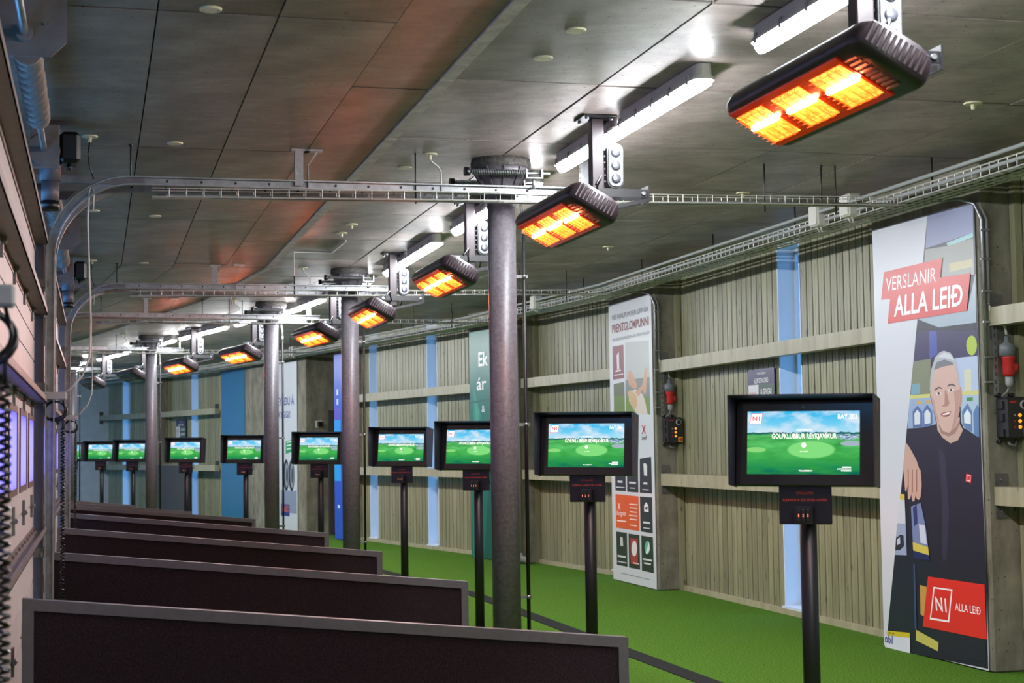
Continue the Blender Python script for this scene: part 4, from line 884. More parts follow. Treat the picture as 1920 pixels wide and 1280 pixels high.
# ------------------------------------------------------------------ posters on the piers (flat prints)
MAN_PRINT = [
    ('photo_area', (34, 36, 50), [(0.828,3.038),(1.442,3.031),(1.438,2.541),(1.433,1.394),(1.432,0.012),(0.396,-0.01),(0.06,0.107)]),
    ('ceiling_print', (134, 140, 172), [(0.824,3.035),(1.427,3.026),(1.422,2.839),(1.077,2.821),(0.788,2.812)]),
    ('light_strip_print', (150, 196, 196), [(1.077,2.814),(1.42,2.839),(1.42,2.808),(1.086,2.789)]),
    ('shelf_print', (146, 146, 140), [(0.784,2.805),(1.076,2.792),(1.42,2.803),(1.419,2.564),(1.026,2.576),(0.968,2.582),(0.757,2.68)]),
    ('shelf_glints_print', (182, 174, 130), [(1.104,2.671),(1.398,2.667),(1.402,2.616),(1.101,2.613)]),
    ('shelf_print', (158, 172, 184), [(0.895,2.359),(1.315,2.331),(1.433,2.57),(1.423,2.248),(0.933,2.252),(0.65,2.33)]),
    ('dark_shelf_print', (50, 44, 84), [(0.613,2.219),(0.679,2.247),(1.435,2.192),(1.428,2.033),(1.173,2.03),(0.829,2.033),(0.574,2.042)]),
    ('blue_bottle_print', (70, 82, 160), [(0.801,2.238),(0.905,2.231),(0.905,2.075),(0.797,2.041)]),
    ('green_fruit_print', (168, 190, 62), [(1.424,2.098),(1.415,2.07),(1.395,2.048),(1.368,2.037),(1.338,2.039),(1.311,2.053),(1.294,2.077),(1.289,2.106),(1.297,2.135),(1.318,2.156),(1.346,2.167),(1.376,2.165),(1.402,2.151),(1.419,2.127)]),
    ('shelf_print', (126, 130, 104), [(0.572,2.039),(0.81,2.044),(0.795,1.8),(0.508,1.797)]),
    ('shelf_print', (178, 192, 216), [(1.143,2.032),(1.425,2.03),(1.428,1.797),(1.188,1.786)]),
    ('carton_print', (206, 206, 176), [(1.252,1.946),(1.34,1.95),(1.335,1.804),(1.249,1.803)]),
    ('pack_print', (120, 160, 176), [(0.535,1.882),(0.653,1.883),(0.648,1.809),(0.517,1.805)]),
    ('shelf_edge_print', (206, 202, 120), [(0.51,1.803),(0.792,1.804),(0.79,1.778),(0.498,1.778)]),
    ('shelf_edge_print', (206, 202, 130), [(1.189,1.806),(1.428,1.805),(1.427,1.778),(1.188,1.781)]),
    ('bottle_row_print', (150, 170, 200), [(0.498,1.778),(0.797,1.778),(0.866,1.594),(0.686,1.572),(0.451,1.566)]),
    ('bottle_row_print', (170, 190, 206), [(1.188,1.781),(1.427,1.778),(1.415,1.498),(1.233,1.549),(1.192,1.604)]),
    ('bottle_print', (84, 108, 160), [(0.535,1.689),(0.605,1.728),(0.674,1.686),(0.673,1.577),(0.533,1.573)]),
    ('bottle_print', (84, 108, 160), [(0.68,1.686),(0.745,1.733),(0.81,1.683),(0.81,1.595),(0.686,1.574)]),
    ('bottle_print', (92, 124, 168), [(1.208,1.673),(1.281,1.725),(1.337,1.67),(1.333,1.533),(1.263,1.549),(1.209,1.588)]),
    ('bottle_print', (92, 124, 168), [(1.351,1.662),(1.405,1.714),(1.424,1.691),(1.415,1.498),(1.35,1.517)]),
    ('bottle_label_print', (214, 220, 226), [(0.559,1.672),(0.603,1.7),(0.643,1.671),(0.638,1.597),(0.558,1.595)]),
    ('bottle_label_print', (214, 220, 226), [(0.701,1.673),(0.743,1.701),(0.787,1.671),(0.783,1.603),(0.701,1.596)]),
    ('bottle_label_print', (218, 228, 226), [(1.232,1.65),(1.279,1.687),(1.321,1.648),(1.317,1.586),(1.233,1.596)]),
    ('bottle_cap_print', (214, 170, 70), [(0.602,1.761),(0.668,1.761),(0.667,1.738),(0.6,1.738)]),
    ('bottle_cap_print', (214, 170, 70), [(0.731,1.76),(0.793,1.76),(0.791,1.738),(0.729,1.738)]),
    ('bottle_cap_print', (70, 140, 70), [(1.273,1.761),(1.353,1.762),(1.352,1.74),(1.272,1.739)]),
    ('shirt_print', (38, 35, 50), [(0.447,1.57),(0.579,1.572),(0.685,1.575),(0.857,1.594),(0.945,1.509),(1.042,1.462),(1.17,1.493),(1.215,1.567),(1.335,1.527),(1.425,1.481),(1.451,0.537),(1.408,0.055),(0.794,-0.002),(0.769,0.537),(0.643,1.135),(0.532,1.319)]),
    ('shirt_fold_print', (52, 49, 68), [(0.883,1.43),(0.967,1.394),(0.999,1.0),(0.944,0.675),(0.893,0.672),(0.906,1.105)]),
    ('neck_print', (196, 164, 150), [(0.869,1.642),(1.179,1.635),(1.176,1.589),(1.215,1.55),(1.147,1.484),(1.046,1.462),(0.942,1.502),(0.876,1.554)]),
    ('neck_shade_print', (160, 124, 112), [(0.883,1.609),(0.957,1.543),(1.035,1.533),(1.129,1.574),(1.178,1.62),(1.176,1.589),(1.111,1.527),(1.025,1.509),(0.925,1.529)]),
    ('ear_print', (190, 146, 134), [(1.217,1.77),(1.213,1.74),(1.206,1.717),(1.197,1.704),(1.187,1.704),(1.18,1.718),(1.175,1.741),(1.175,1.771),(1.179,1.801),(1.186,1.824),(1.195,1.837),(1.205,1.837),(1.212,1.823),(1.217,1.799)]),
    ('face_print', (208, 174, 160), [(0.821,1.959),(0.874,1.978),(1.001,1.998),(1.125,1.994),(1.168,1.907),(1.188,1.829),(1.188,1.744),(1.174,1.666),(1.12,1.578),(1.032,1.535),(0.958,1.546),(0.867,1.618),(0.828,1.706),(0.795,1.804)]),
    ('cheek_shade_print', (188, 146, 134), [(1.113,1.808),(1.19,1.821),(1.181,1.674),(1.124,1.582),(1.051,1.539),(1.102,1.621),(1.123,1.714)]),
    ('cheek_shade_print', (194, 154, 142), [(0.798,1.799),(0.852,1.754),(0.871,1.673),(0.914,1.601),(0.867,1.619),(0.828,1.706)]),
    ('hair_print', (178, 180, 184), [(0.79,1.82),(0.798,1.9),(0.819,1.971),(0.878,2.052),(0.944,2.083),(0.999,2.089),(1.083,2.07),(1.148,2.018),(1.179,1.938),(1.195,1.844),(1.19,1.817),(1.166,1.876),(1.147,1.955),(1.125,1.992),(0.985,1.987),(0.865,1.963),(0.827,1.899),(0.813,1.835)]),
    ('hair_shade_print', (120, 120, 126), [(0.857,1.965),(0.892,2.016),(1.003,2.029),(1.118,2.0),(1.124,1.988),(0.985,1.982)]),
    ('hair_shine_print', (206, 208, 212), [(0.91,2.051),(0.998,2.077),(1.083,2.057),(1.134,2.015),(1.02,2.04)]),
    ('brow_print', (96, 84, 82), [(0.854,1.818),(0.865,1.837),(0.916,1.849),(0.963,1.837),(0.96,1.83),(0.913,1.838)]),
    ('brow_print', (96, 84, 82), [(1.023,1.841),(1.047,1.858),(1.094,1.864),(1.14,1.848),(1.137,1.84),(1.085,1.852)]),
    ('eye_print', (226, 216, 212), [(0.951,1.804),(0.947,1.799),(0.933,1.795),(0.912,1.793),(0.892,1.794),(0.876,1.796),(0.869,1.8),(0.874,1.805),(0.888,1.809),(0.908,1.811),(0.929,1.81),(0.945,1.808)]),
    ('eye_print', (226, 216, 212), [(1.117,1.821),(1.112,1.816),(1.099,1.812),(1.079,1.81),(1.059,1.811),(1.044,1.813),(1.037,1.817),(1.042,1.822),(1.056,1.826),(1.075,1.828),(1.095,1.827),(1.11,1.825)]),
    ('iris_print', (62, 58, 66), [(0.928,1.802),(0.924,1.797),(0.915,1.794),(0.905,1.795),(0.896,1.798),(0.893,1.803),(0.897,1.808),(0.906,1.811),(0.916,1.811),(0.925,1.807)]),
    ('iris_print', (62, 58, 66), [(1.094,1.819),(1.091,1.814),(1.082,1.811),(1.071,1.812),(1.063,1.815),(1.06,1.82),(1.064,1.825),(1.072,1.828),(1.083,1.828),(1.091,1.824)]),
    ('nose_shade_print', (176, 130, 118), [(0.997,1.828),(1.018,1.812),(1.05,1.732),(1.03,1.713),(0.968,1.711),(0.946,1.719),(0.984,1.724)]),
    ('mouth_print', (150, 82, 80), [(0.924,1.661),(0.965,1.671),(1.028,1.676),(1.071,1.677),(1.051,1.652),(1.004,1.64),(0.957,1.644)]),
    ('teeth_print', (236, 230, 224), [(0.946,1.661),(1.028,1.671),(1.056,1.671),(1.036,1.657),(0.964,1.652)]),
    ('arm_print', (200, 162, 146), [(0.425,1.473),(0.478,1.438),(0.572,1.349),(0.607,1.29),(0.629,1.279),(0.638,1.175),(0.617,1.09),(0.586,1.07),(0.556,1.081),(0.55,1.11),(0.524,1.057),(0.493,1.06),(0.481,1.108),(0.463,1.071),(0.432,1.073),(0.43,1.167),(0.411,1.122),(0.396,1.129),(0.386,1.216),(0.374,1.28)]),
    ('finger_shade_print', (150, 108, 96), [(0.44,1.28),(0.457,1.281),(0.448,1.132),(0.435,1.154)]),
    ('finger_shade_print', (150, 108, 96), [(0.504,1.281),(0.518,1.281),(0.508,1.122),(0.489,1.11)]),
    ('finger_shade_print', (150, 108, 96), [(0.565,1.282),(0.579,1.282),(0.57,1.134),(0.55,1.111)]),
    ('badge_print', (208, 40, 40), [(1.24,1.263),(1.31,1.256),(1.298,1.2),(1.227,1.21)]),
    ('badge_edge_print', (236, 232, 232), [(1.25,1.255),(1.297,1.249),(1.289,1.21),(1.24,1.216)]),
    ('badge_field_print', (204, 44, 44), [(1.256,1.25),(1.291,1.245),(1.283,1.216),(1.248,1.222)]),
    ('yellow_edge_print', (204, 186, 56), [(0.321,1.106),(0.386,1.104),(0.384,1.064),(0.312,1.066)]),
    ('sheet_print', (198, 206, 216), [(0.312,1.066),(0.386,1.064),(0.388,0.896),(0.26,0.895)]),
    ('truck_photo_print', (150, 164, 192), [(0.26,0.893),(0.39,0.896),(0.391,0.675),(0.211,0.667)]),
    ('truck_print', (44, 48, 58), [(0.239,0.79),(0.304,0.816),(0.352,0.813),(0.357,0.739),(0.297,0.706),(0.223,0.7)]),
    ('truck_cab_print', (190, 200, 216), [(0.253,0.779),(0.298,0.799),(0.3,0.753),(0.25,0.738)]),
    ('jug_print', (116, 130, 170), [(0.474,1.021),(0.616,1.051),(0.678,0.879),(0.702,0.749),(0.487,0.771)]),
    ('jug_handle_print', (52, 58, 110), [(0.502,1.013),(0.559,1.038),(0.565,0.908),(0.512,0.883)]),
    ('jug_label_print', (198, 206, 220), [(0.581,0.903),(0.666,0.896),(0.687,0.768),(0.596,0.774)]),
    ('yellow_edge_print', (204, 190, 84), [(0.485,0.773),(0.702,0.749),(0.712,0.695),(0.488,0.715)]),
    ('blue_shelf_print', (36, 44, 92), [(0.488,0.715),(0.712,0.695),(0.719,0.659),(0.487,0.661)]),
    ('jug_print', (196, 150, 80), [(0.571,0.481),(0.669,0.475),(0.646,0.364),(0.611,0.266),(0.566,0.278)]),
    ('rail_print', (60, 72, 110), [(0.482,0.621),(0.51,0.62),(0.505,0.165),(0.477,0.162)]),
    ('yellow_edge_print', (196, 188, 96), [(0.496,0.164),(0.806,0.112),(0.795,0.05),(0.487,0.09)]),
    ('yellow_edge_print', (206, 188, 48), [(0.063,0.113),(0.405,0.132),(0.403,0.097),(0.053,0.077)]),
    ('oil_label_print', (214, 218, 224), [(0.053,0.077),(0.403,0.097),(0.401,-0.01),(0.02,-0.012)]),
    ('red_banner_print', (204, 62, 58), [(0.173,2.712),(1.02,2.717),(0.983,2.588),(1.376,2.576),(1.315,2.333),(0.205,2.333),(0.258,2.508),(0.119,2.515)]),
    ('red_box_print', (220, 46, 42), [(0.69,0.548),(1.427,0.55),(1.433,0.199),(0.595,0.197)]),
    ('logo_frame_print', (244, 236, 236), [(0.762,0.484),(1.016,0.486),(0.959,0.261),(0.696,0.256)]),
    ('logo_field_print', (220, 46, 42), [(0.777,0.474),(0.998,0.475),(0.944,0.273),(0.715,0.269)]),
]
PRINT_POSTER = [
    ('maroon_tile_print', (122, 34, 48), [(0.121,2.571),(0.505,2.568),(0.513,2.204),(0.119,2.203)]),
    ('printer_icon_print', (226, 206, 210), [(0.263,2.466),(0.342,2.503),(0.346,2.312),(0.269,2.304)]),
    ('printer_icon_print', (226, 206, 210), [(0.214,2.301),(0.399,2.304),(0.398,2.286),(0.213,2.283)]),
    ('garden_photo_print', (96, 100, 74), [(0.136,2.154),(0.511,2.163),(0.517,2.009),(0.135,2.016)]),
    ('garden_photo_print', (104, 128, 44), [(0.135,2.016),(0.517,2.015),(0.517,1.827),(0.128,1.824)]),
    ('golf_photo_print', (176, 182, 178), [(0.562,2.588),(1.347,2.562),(1.348,2.179),(0.549,2.179)]),
    ('golf_photo_print', (120, 128, 122), [(0.549,2.179),(1.348,2.179),(1.345,1.965),(0.545,1.991)]),
    ('golf_photo_print', (108, 138, 44), [(0.546,1.997),(1.346,1.971),(1.345,1.788),(0.543,1.827)]),
    ('golfer_shirt_print', (214, 200, 186), [(0.678,2.045),(0.88,2.072),(1.124,2.006),(1.205,1.913),(1.267,1.793),(0.917,1.806),(0.654,1.952)]),
    ('golfer_skin_print', (196, 148, 116), [(0.614,2.2),(0.655,2.268),(0.747,2.275),(0.817,2.225),(0.919,2.14),(0.952,2.081),(0.844,2.074),(0.682,2.115)]),
    ('golfer_skin_print', (202, 152, 118), [(0.877,2.038),(1.094,2.099),(1.189,2.231),(1.245,2.285),(1.285,2.272),(1.254,2.149),(1.229,2.026),(1.175,1.999),(1.109,2.053),(0.982,1.988)]),
    ('golfer_hair_print', (206, 170, 120), [(0.623,2.047),(0.734,2.066),(0.911,2.002),(0.941,1.898),(0.83,1.843),(0.689,1.928)]),
    ('tile_print', (46, 47, 54), [(0.128,1.332),(0.493,1.33),(0.492,0.978),(0.131,0.978)]),
    ('tile_print', (46, 47, 54), [(0.548,1.33),(0.913,1.327),(0.915,0.974),(0.544,0.975)]),
    ('tile_print', (46, 47, 54), [(0.982,1.332),(1.348,1.354),(1.35,0.973),(0.967,0.974)]),
    ('orange_tile_print', (222, 92, 44), [(0.133,0.939),(0.916,0.934),(0.93,0.57),(0.132,0.571)]),
    ('tile_print', (46, 47, 54), [(0.965,0.934),(1.354,0.934),(1.353,0.566),(0.969,0.569)]),
    ('tile_print', (44, 50, 46), [(0.133,0.529),(0.507,0.531),(0.505,0.167),(0.136,0.163)]),
    ('tile_print', (44, 50, 46), [(0.561,0.526),(0.924,0.528),(0.925,0.164),(0.56,0.164)]),
    ('tile_print', (44, 50, 46), [(0.983,0.527),(1.354,0.525),(1.36,0.16),(0.987,0.16)]),
    ('tag_print', (168, 54, 58), [(0.619,0.482),(0.866,0.484),(0.853,0.211),(0.623,0.211)]),
    ('oval_print', (236, 228, 226), [(0.84,0.381),(0.829,0.345),(0.801,0.314),(0.763,0.296),(0.721,0.294),(0.685,0.307),(0.66,0.335),(0.653,0.37),(0.665,0.407),(0.692,0.437),(0.731,0.455),(0.773,0.458),(0.809,0.444),(0.833,0.416)]),
    ('oval_print', (96, 184, 160), [(1.257,0.415),(1.247,0.384),(1.223,0.358),(1.189,0.343),(1.152,0.341),(1.119,0.352),(1.098,0.376),(1.091,0.406),(1.102,0.437),(1.126,0.463),(1.16,0.478),(1.197,0.48),(1.229,0.468),(1.251,0.445)]),
    ('leaf_print', (236, 240, 238), [(1.117,0.35),(1.232,0.474),(1.246,0.394),(1.171,0.346)]),
    ('house_icon_print', (232, 232, 232), [(1.095,0.843),(1.161,0.882),(1.232,0.848),(1.238,0.781),(1.098,0.781)]),
    ('plane_icon_print', (46, 47, 54), [(1.119,0.818),(1.204,0.842),(1.201,0.805),(1.144,0.805)]),
    ('bottle_icon_print', (226, 226, 226), [(1.099,1.282),(1.173,1.285),(1.216,1.262),(1.21,1.156),(1.114,1.159)]),
    ('paper_icon_print', (206, 208, 206), [(0.279,0.477),(0.359,0.475),(0.374,0.378),(0.269,0.383)]),
    ('icon_print', (220, 220, 222), [(0.246,1.166),(0.358,1.166),(0.364,1.155),(0.252,1.155)]),
    ('icon_print', (220, 220, 222), [(0.681,1.183),(0.789,1.182),(0.794,1.167),(0.687,1.168)]),
]
def ink(c, rough=0.32): return mat('ink_%d_%d_%d' % c, c, rough, spec=0.45)
def poster(f, a, s_far, v, z0, W, H, label, base, cat='poster'):
    """sheet facing the hall; local x to the viewer's right, y up, z out of the wall"""
    d, p = dv(a); o = empty('poster'); q = f(s_far, v, z0)
    o.matrix_world = Matrix(((-d.x, 0, -p.x, q.x), (-d.y, 0, -p.y, q.y), (0, 1, 0, q.z), (0, 0, 0, 1)))
    tag(o, label, cat, 'wall posters'); MB().box(0, W, 0, H, -0.006, 0.0).build('sheet', ink(base), o)
    return o
def prints(o, data, step=0.00006, z=0.0002):
    for name, col, pts in data:
        MB().poly(pts, z).build(name, ink(col), o); z += step
    return z
def lines(o, rows, z):
    for s_, cx, cy, w, h, col, bold, sh in rows: lettering(s_, cx, cy, w, h, ink(col), o, z, bold=bold, shear=sh)
po = poster(FA, AA, 10.93, 5.572, 0.01, 1.435, 3.04, 'tall poster of a smiling man in a navy shirt with red banners', (206, 208, 214))
z = prints(po, MAN_PRINT)
WH = (240, 236, 236)
lines(po, [('VERSLANIR', .564, 2.616, .719, .10, WH, 0.0, 0.12), ('ALLA LEIÐ', .788, 2.447, .965, .147, WH, 0.018, 0.12), ('N1', .855, .371, .156, .093, WH, 0.02, -0.1), ('ALLA LEIÐ', 1.206, .375, .324, .05, WH, 0.005, 0.0),
           ('obil', .088, .024 + .03, .126, .06, (40, 52, 130), 0.02, 0.0), ('Engine Oils', .123, .099, .099, .018, (60, 56, 30), 0.0, 0.0)], z + 0.0001)
po = poster(FA, AA, 17.33, 5.572, 0.01, 1.435, 3.04, 'tall white print shop poster with a golfer photo and dark icon tiles', (212, 214, 216))
z = prints(po, PRINT_POSTER)
DK = (60, 58, 66); LG = (216, 216, 218)
lines(po, [('VIÐ HJÁLPUM ÞÉR UPP ÚR', .730, 2.888, 1.238, .085, DK, -0.005, 0), ('PRENTGLOMPUNNI', .741, 2.764, 1.239, .095, (126, 26, 38), 0.02, 0), ('VIÐ ERUM SÉRFRÆÐINGAR Í PRENTVÉLUM', .744, 2.644, 1.236, .04, (110, 108, 114), -0.005, 0),
           ('X', 1.132, 1.637, .13, .092, (176, 40, 44), 0.02, 0), ('zel', 1.139, 1.554, .153, .045, DK, 0.01, 0),
           ('X', .253, .808, .092, .07, (246, 240, 236), 0.03, 0), ('designer', .324, .731, .349, .075, (246, 236, 230), 0.0, 0)], z + 0.0001)
SMALL = [(.323, 2.25, .325, .012, (224, 200, 204)), (.334, .651, .324, .014, (244, 226, 218)), (.307, 1.078, .176, .022, LG), (.309, 1.018, .3, .01, LG), (.728, 1.075, .228, .02, LG), (.728, 1.018, .18, .01, LG), (1.155, 1.075, .125, .022, LG), (1.155, 1.01, .2, .01, LG),
         (1.162, .668, .214, .02, LG), (1.162, .61, .2, .01, LG), (.314, .266, .287, .02, LG), (.318, .205, .31, .012, LG), (1.169, .284, .292, .018, LG), (1.167, .244, .216, .018, LG), (.754, .084, .96, .009, (150, 150, 154)), (.80, .222, .2, .012, (236, 210, 210))]
SMALL += [(.744 - .003 * k, .844 - .04 * k if k < 5 else .62, .28 - .03 * (k % 3), .012, (240, 216, 204)) for k in range(6)]
for x, y, w, h, c in SMALL: MB().poly([(x - w / 2, y - h / 2), (x + w / 2, y - h / 2), (x + w / 2, y + h / 2), (x - w / 2, y + h / 2)], z + 0.0001).build('small_print', ink(c), po)
# green, white tyre, blue posters further on
po = poster(FC, AC, 20.96, 5.572, 0.01, 1.435, 3.04, 'dark green poster with white lettering half hidden by the first steel column', (34, 106, 90))
prints(po, [('leaf_shape_print', (44, 130, 108), [(.05, 0), (.3, 0), (.35, 1.9), (.12, 2.3)]), ('leaf_shape_print', (26, 84, 74), [(.4, 0), (1.4, 0), (1.4, 1.7), (.6, 1.2)]), ('leaf_shape_print', (70, 150, 124), [(.10, 1.2), (.2, 1.2), (.30, 1.95), (.18, 2.1)]), ('leaf_shape_print', (24, 92, 80), [(0, 2.06), (.9, 2.10), (.9, 2.13), (0, 2.09)])])
lines(po, [('Ek', .45, 2.65, .30, .19, WH, 0.02, 0), ('ár', .385, 2.32, .30, .17, WH, 0.01, 0), ('&', .435, 1.982, .1, .09, WH, 0, 0)], 0.003)
po = poster(FC, AC, 29.72, 5.572, 0.01, 1.435, 3.04, 'white tyre poster with blue lettering on the concrete block behind the third column', (206, 210, 216))
def ring(cx, cy, rx, ry, n=20): return [(cx + rx * math.cos(2 * math.pi * k / n), cy + ry * math.sin(2 * math.pi * k / n)) for k in range(n)]
TY = [('shadow_print', (140, 150, 172), [(.5, .35), (1.4, .35), (1.4, .75), (.5, .75)])]
for cx in (.82, 1.12): TY += [('tyre_print', (46, 48, 52), ring(cx, 1.02, .165, .285)), ('rim_print', (150, 154, 160), ring(cx + .03, 1.02, .105, .22)), ('rim_shade_print', (66, 68, 74), ring(cx + .045, 1.02, .06, .14))]
TY += [('green_tag_print', (44, 150, 84), [(.80, 1.40), (1.21, 1.44), (1.21, 1.66), (.80, 1.62)]), ('logo_tile_print', (40, 58, 140), [(.50, .29), (1.0, .29), (1.0, .50), (.50, .50)])]
z = prints(po, TY)
lines(po, [('KEYRÐU Á', .74, 2.36, 1.1, .185, (44, 60, 140), 0.02, 0), ('ÖRYGGI!', .62, 2.115, .88, .15, (44, 60, 140), 0.02, 0), ('MAX1', .77, .42, .40, .12, (232, 110, 50), 0.02, 0)], z + .0001)
for k in range(3): MB().poly([(.86, 1.47 + .06 * k), (1.15, 1.49 + .06 * k), (1.15, 1.515 + .06 * k), (.86, 1.495 + .06 * k)], z + .0001).build('small_print', ink((214, 236, 220)), po)
po = poster(FC, AC, 26.41, 5.59, 0.01, 0.53, 3.04, 'narrow bright blue poster beside the niche behind the second steel column', (44, 82, 196))
prints(po, [('cyan_block_print', (46, 150, 232), [(0, 1.55), (.3, 1.55), (.3, 1.95), (0, 1.95)]), ('violet_block_print', (92, 76, 190), [(0, 1.95), (.3, 1.95), (.3, 2.15), (0, 2.15)]), ('cyan_block_print', (40, 160, 236), [(0, .95), (.3, .95), (.3, 1.25), (0, 1.25)]), ('pale_print', (206, 220, 244), [(.12, 2.2), (.2, 2.2), (.2, 2.3), (.12, 2.3)]), ('pale_print', (206, 220, 244), [(.12, 2.36), (.2, 2.36), (.2, 2.46), (.12, 2.46)]), ('pale_print', (206, 220, 244), [(.14, .5), (.24, .5), (.24, .56), (.14, .56)])])
bl = mat('banner_blue', (56, 110, 160), 0.28, noise=(0.6, 0.2, (48, 116, 150)))
po = poster(FC, AC, 33.15, 5.60, 0.06, 1.62, 3.02, 'plain glossy blue banner on the far pier behind the fifth kiosk', (56, 112, 162))
for c in po.children: c.data.materials[0] = bl
def info(pt, a, label):
    d, p = dv(a); o = empty('notice'); q = pt
    o.matrix_world = Matrix(((-d.x, 0, -p.x, q.x), (-d.y, 0, -p.y, q.y), (0, 1, 0, q.z), (0, 0, 0, 1))); tag(o, label, 'notice', 'wall notices')
    MB().box(0, .594, 0, .84, -0.004, 0).build('sheet', ink((56, 54, 88)), o)
    prints(o, [('pale_panel_print', (206, 206, 208), [(.0, .02), (.235, .02), (.235, .72 - .0), (.0, .70)]), ('green_panel_print', (58, 84, 72), [(.245, .44), (.594, .44), (.594, .72), (.245, .70)]), ('pale_panel_print', (196, 200, 198), [(.245, .02), (.57, .02), (.57, .43), (.245, .43)]), ('dark_top_print', (56, 54, 88), [(0, .70), (.594, .70), (.594, .84), (0, .84)])])
    lines(o, [('TRACKMAN', .31, .80, .21, .022, LG, 0.01, 0), ('ALLIR GETA LEIKIÐ', .30, .735, .33, .045, WH, 0.01, 0), ('SVONA', .11, .60, .15, .07, (206, 120, 100), 0.01, 0), ('BYRJAR ÞÚ', .11, .52, .15, .05, (206, 150, 140), 0.0, 0), ('ALGENGAR', .41, .63, .26, .06, WH, 0.01, 0), ('SPURNINGAR', .41, .53, .26, .06, WH, 0.01, 0)], 0.003)
info(FA(13.985, 5.835, 1.32), AA, 'small navy and white notice on the boards above the bay 203 kiosk')
info(P(35.62, 5.835, 1.32), (AC + AE) / 2, 'small navy notice on the far boards above the seventh kiosk')
lb = MB().box(-0.03, 0.0, -0.8, 0.8, 0.0, 1.18).box(-0.036, -0.03, -0.8, -0.76, 0.0, 1.18).box(-0.036, -0.03, 0.76, 0.8, 0.0, 1.18)
tag(lb.build('board_panel', mat('dark_board', (74, 70, 68), 0.7), None, P(35.2, 5.55), 32), 'dark grey board standing against the far boarded wall', 'board')

# ------------------------------------------------------------------ ceiling discs and their leads
def disc(s, v, pend, lab, r=0.046):
    rt = empty('ceiling_disc', P(s, v, ZC), ang(s)); tag(rt, lab, 'ceiling disc', 'ceiling cover discs')
    MB().lathe([(r * 0.96, -0.010), (r, -0.006), (r, 0.0)], 24).build('cover', CREAM, rt)
    for x in (-0.03, 0.03): MB().cyl((x, 0, -0.0115), (x, 0, -0.009), 0.004, 8).build('screw', GALVD, rt)
    if pend: MB().lathe([(0.008, -0.04), (0.012, -0.03), (0.012, -0.008)], 10).build('lead_grip', CREAM, rt)
    if pend == 2: MB().tube([(0, 0, -0.035), (-0.008, 0, -0.10), (-0.002, 0, -0.17), (0.022, 0, -0.25)], 0.005, 6).build('lead', BLACKP, rt)
    if pend == 3: MB().tube([(0, 0, -0.02), (0.01, 0, -0.05), (0.05, 0, -0.08), (0.068, 0, -0.11), (0.07, 0, -0.24)], 0.006, 6).build('lead', CABLEW, rt)
DISCS = [(6.64, .454, 0), (6.675, 2.02, 0), (7.19, 2.015, 0), (9.5, -.033, 2), (9.63, .45, 0), (12.47, -.016, 0), (12.68, .444, 0), (7.74, 4.56, 1), (10.885, 4.534, 1), (14.08, 4.534, 1), (17.2, 4.53, 1), (12.94, 2.0, 1), (13.47, 1.996, 1), (9.73, 1.994, 3), (10.23, 1.93, 0), (15.75, -.03, 2), (15.9, .45, 0), (16.1, 2.0, 3), (18.1, 4.53, 1), (22.2, 4.53, 1), (25.3, 4.53, 1), (19.9, 2.0, 3), (26.0, 2.0, 3)]
for i, (s, v, k) in enumerate(DISCS): disc(s, v, k, 'small cream ceiling cover disc%s, %s counted in the ceiling' % (' with a lead' if k > 1 else '', ORD[i]), 0.046 if k != 1 else 0.05)
for i, (s, v) in enumerate(((9.72, .2), (15.98, .2), (15.98, 1.9), (19.9, .4), (19.9, 1.6), (9.72, 4.6), (19.95, 2.1), (26.0, 1.2))):
    tag(MB().cyl((0, 0, -0.24), (0, 0, 0), 0.005, 6).cyl((0, 0, -0.012), (0, 0, 0), 0.012, 8).build('threaded_rod', BLACK, None, P(s, v, ZC)), 'thin black threaded rod holding a rail, %s from the camera' % ORD[i], 'rod', 'threaded rods')
# surface conduits on the ceiling
for i, pts in enumerate(([(13.9, 2.1), (14.75, 2.1), (14.75, 1.75)], [(17.4, 2.2), (17.9, 2.2), (17.9, 1.6)])):
    pp_ = [P(s, v, ZC - 0.012) for s, v in pts]; pp_.append(pp_[-1] + Vector((0, 0, -0.22)))
    tag(MB().tube(pp_, 0.009, 6).build('ceiling_lead', CABLEW), 'white cable run on the ceiling, %s beyond the rails' % ORD[i], 'cable', 'ceiling cable runs')

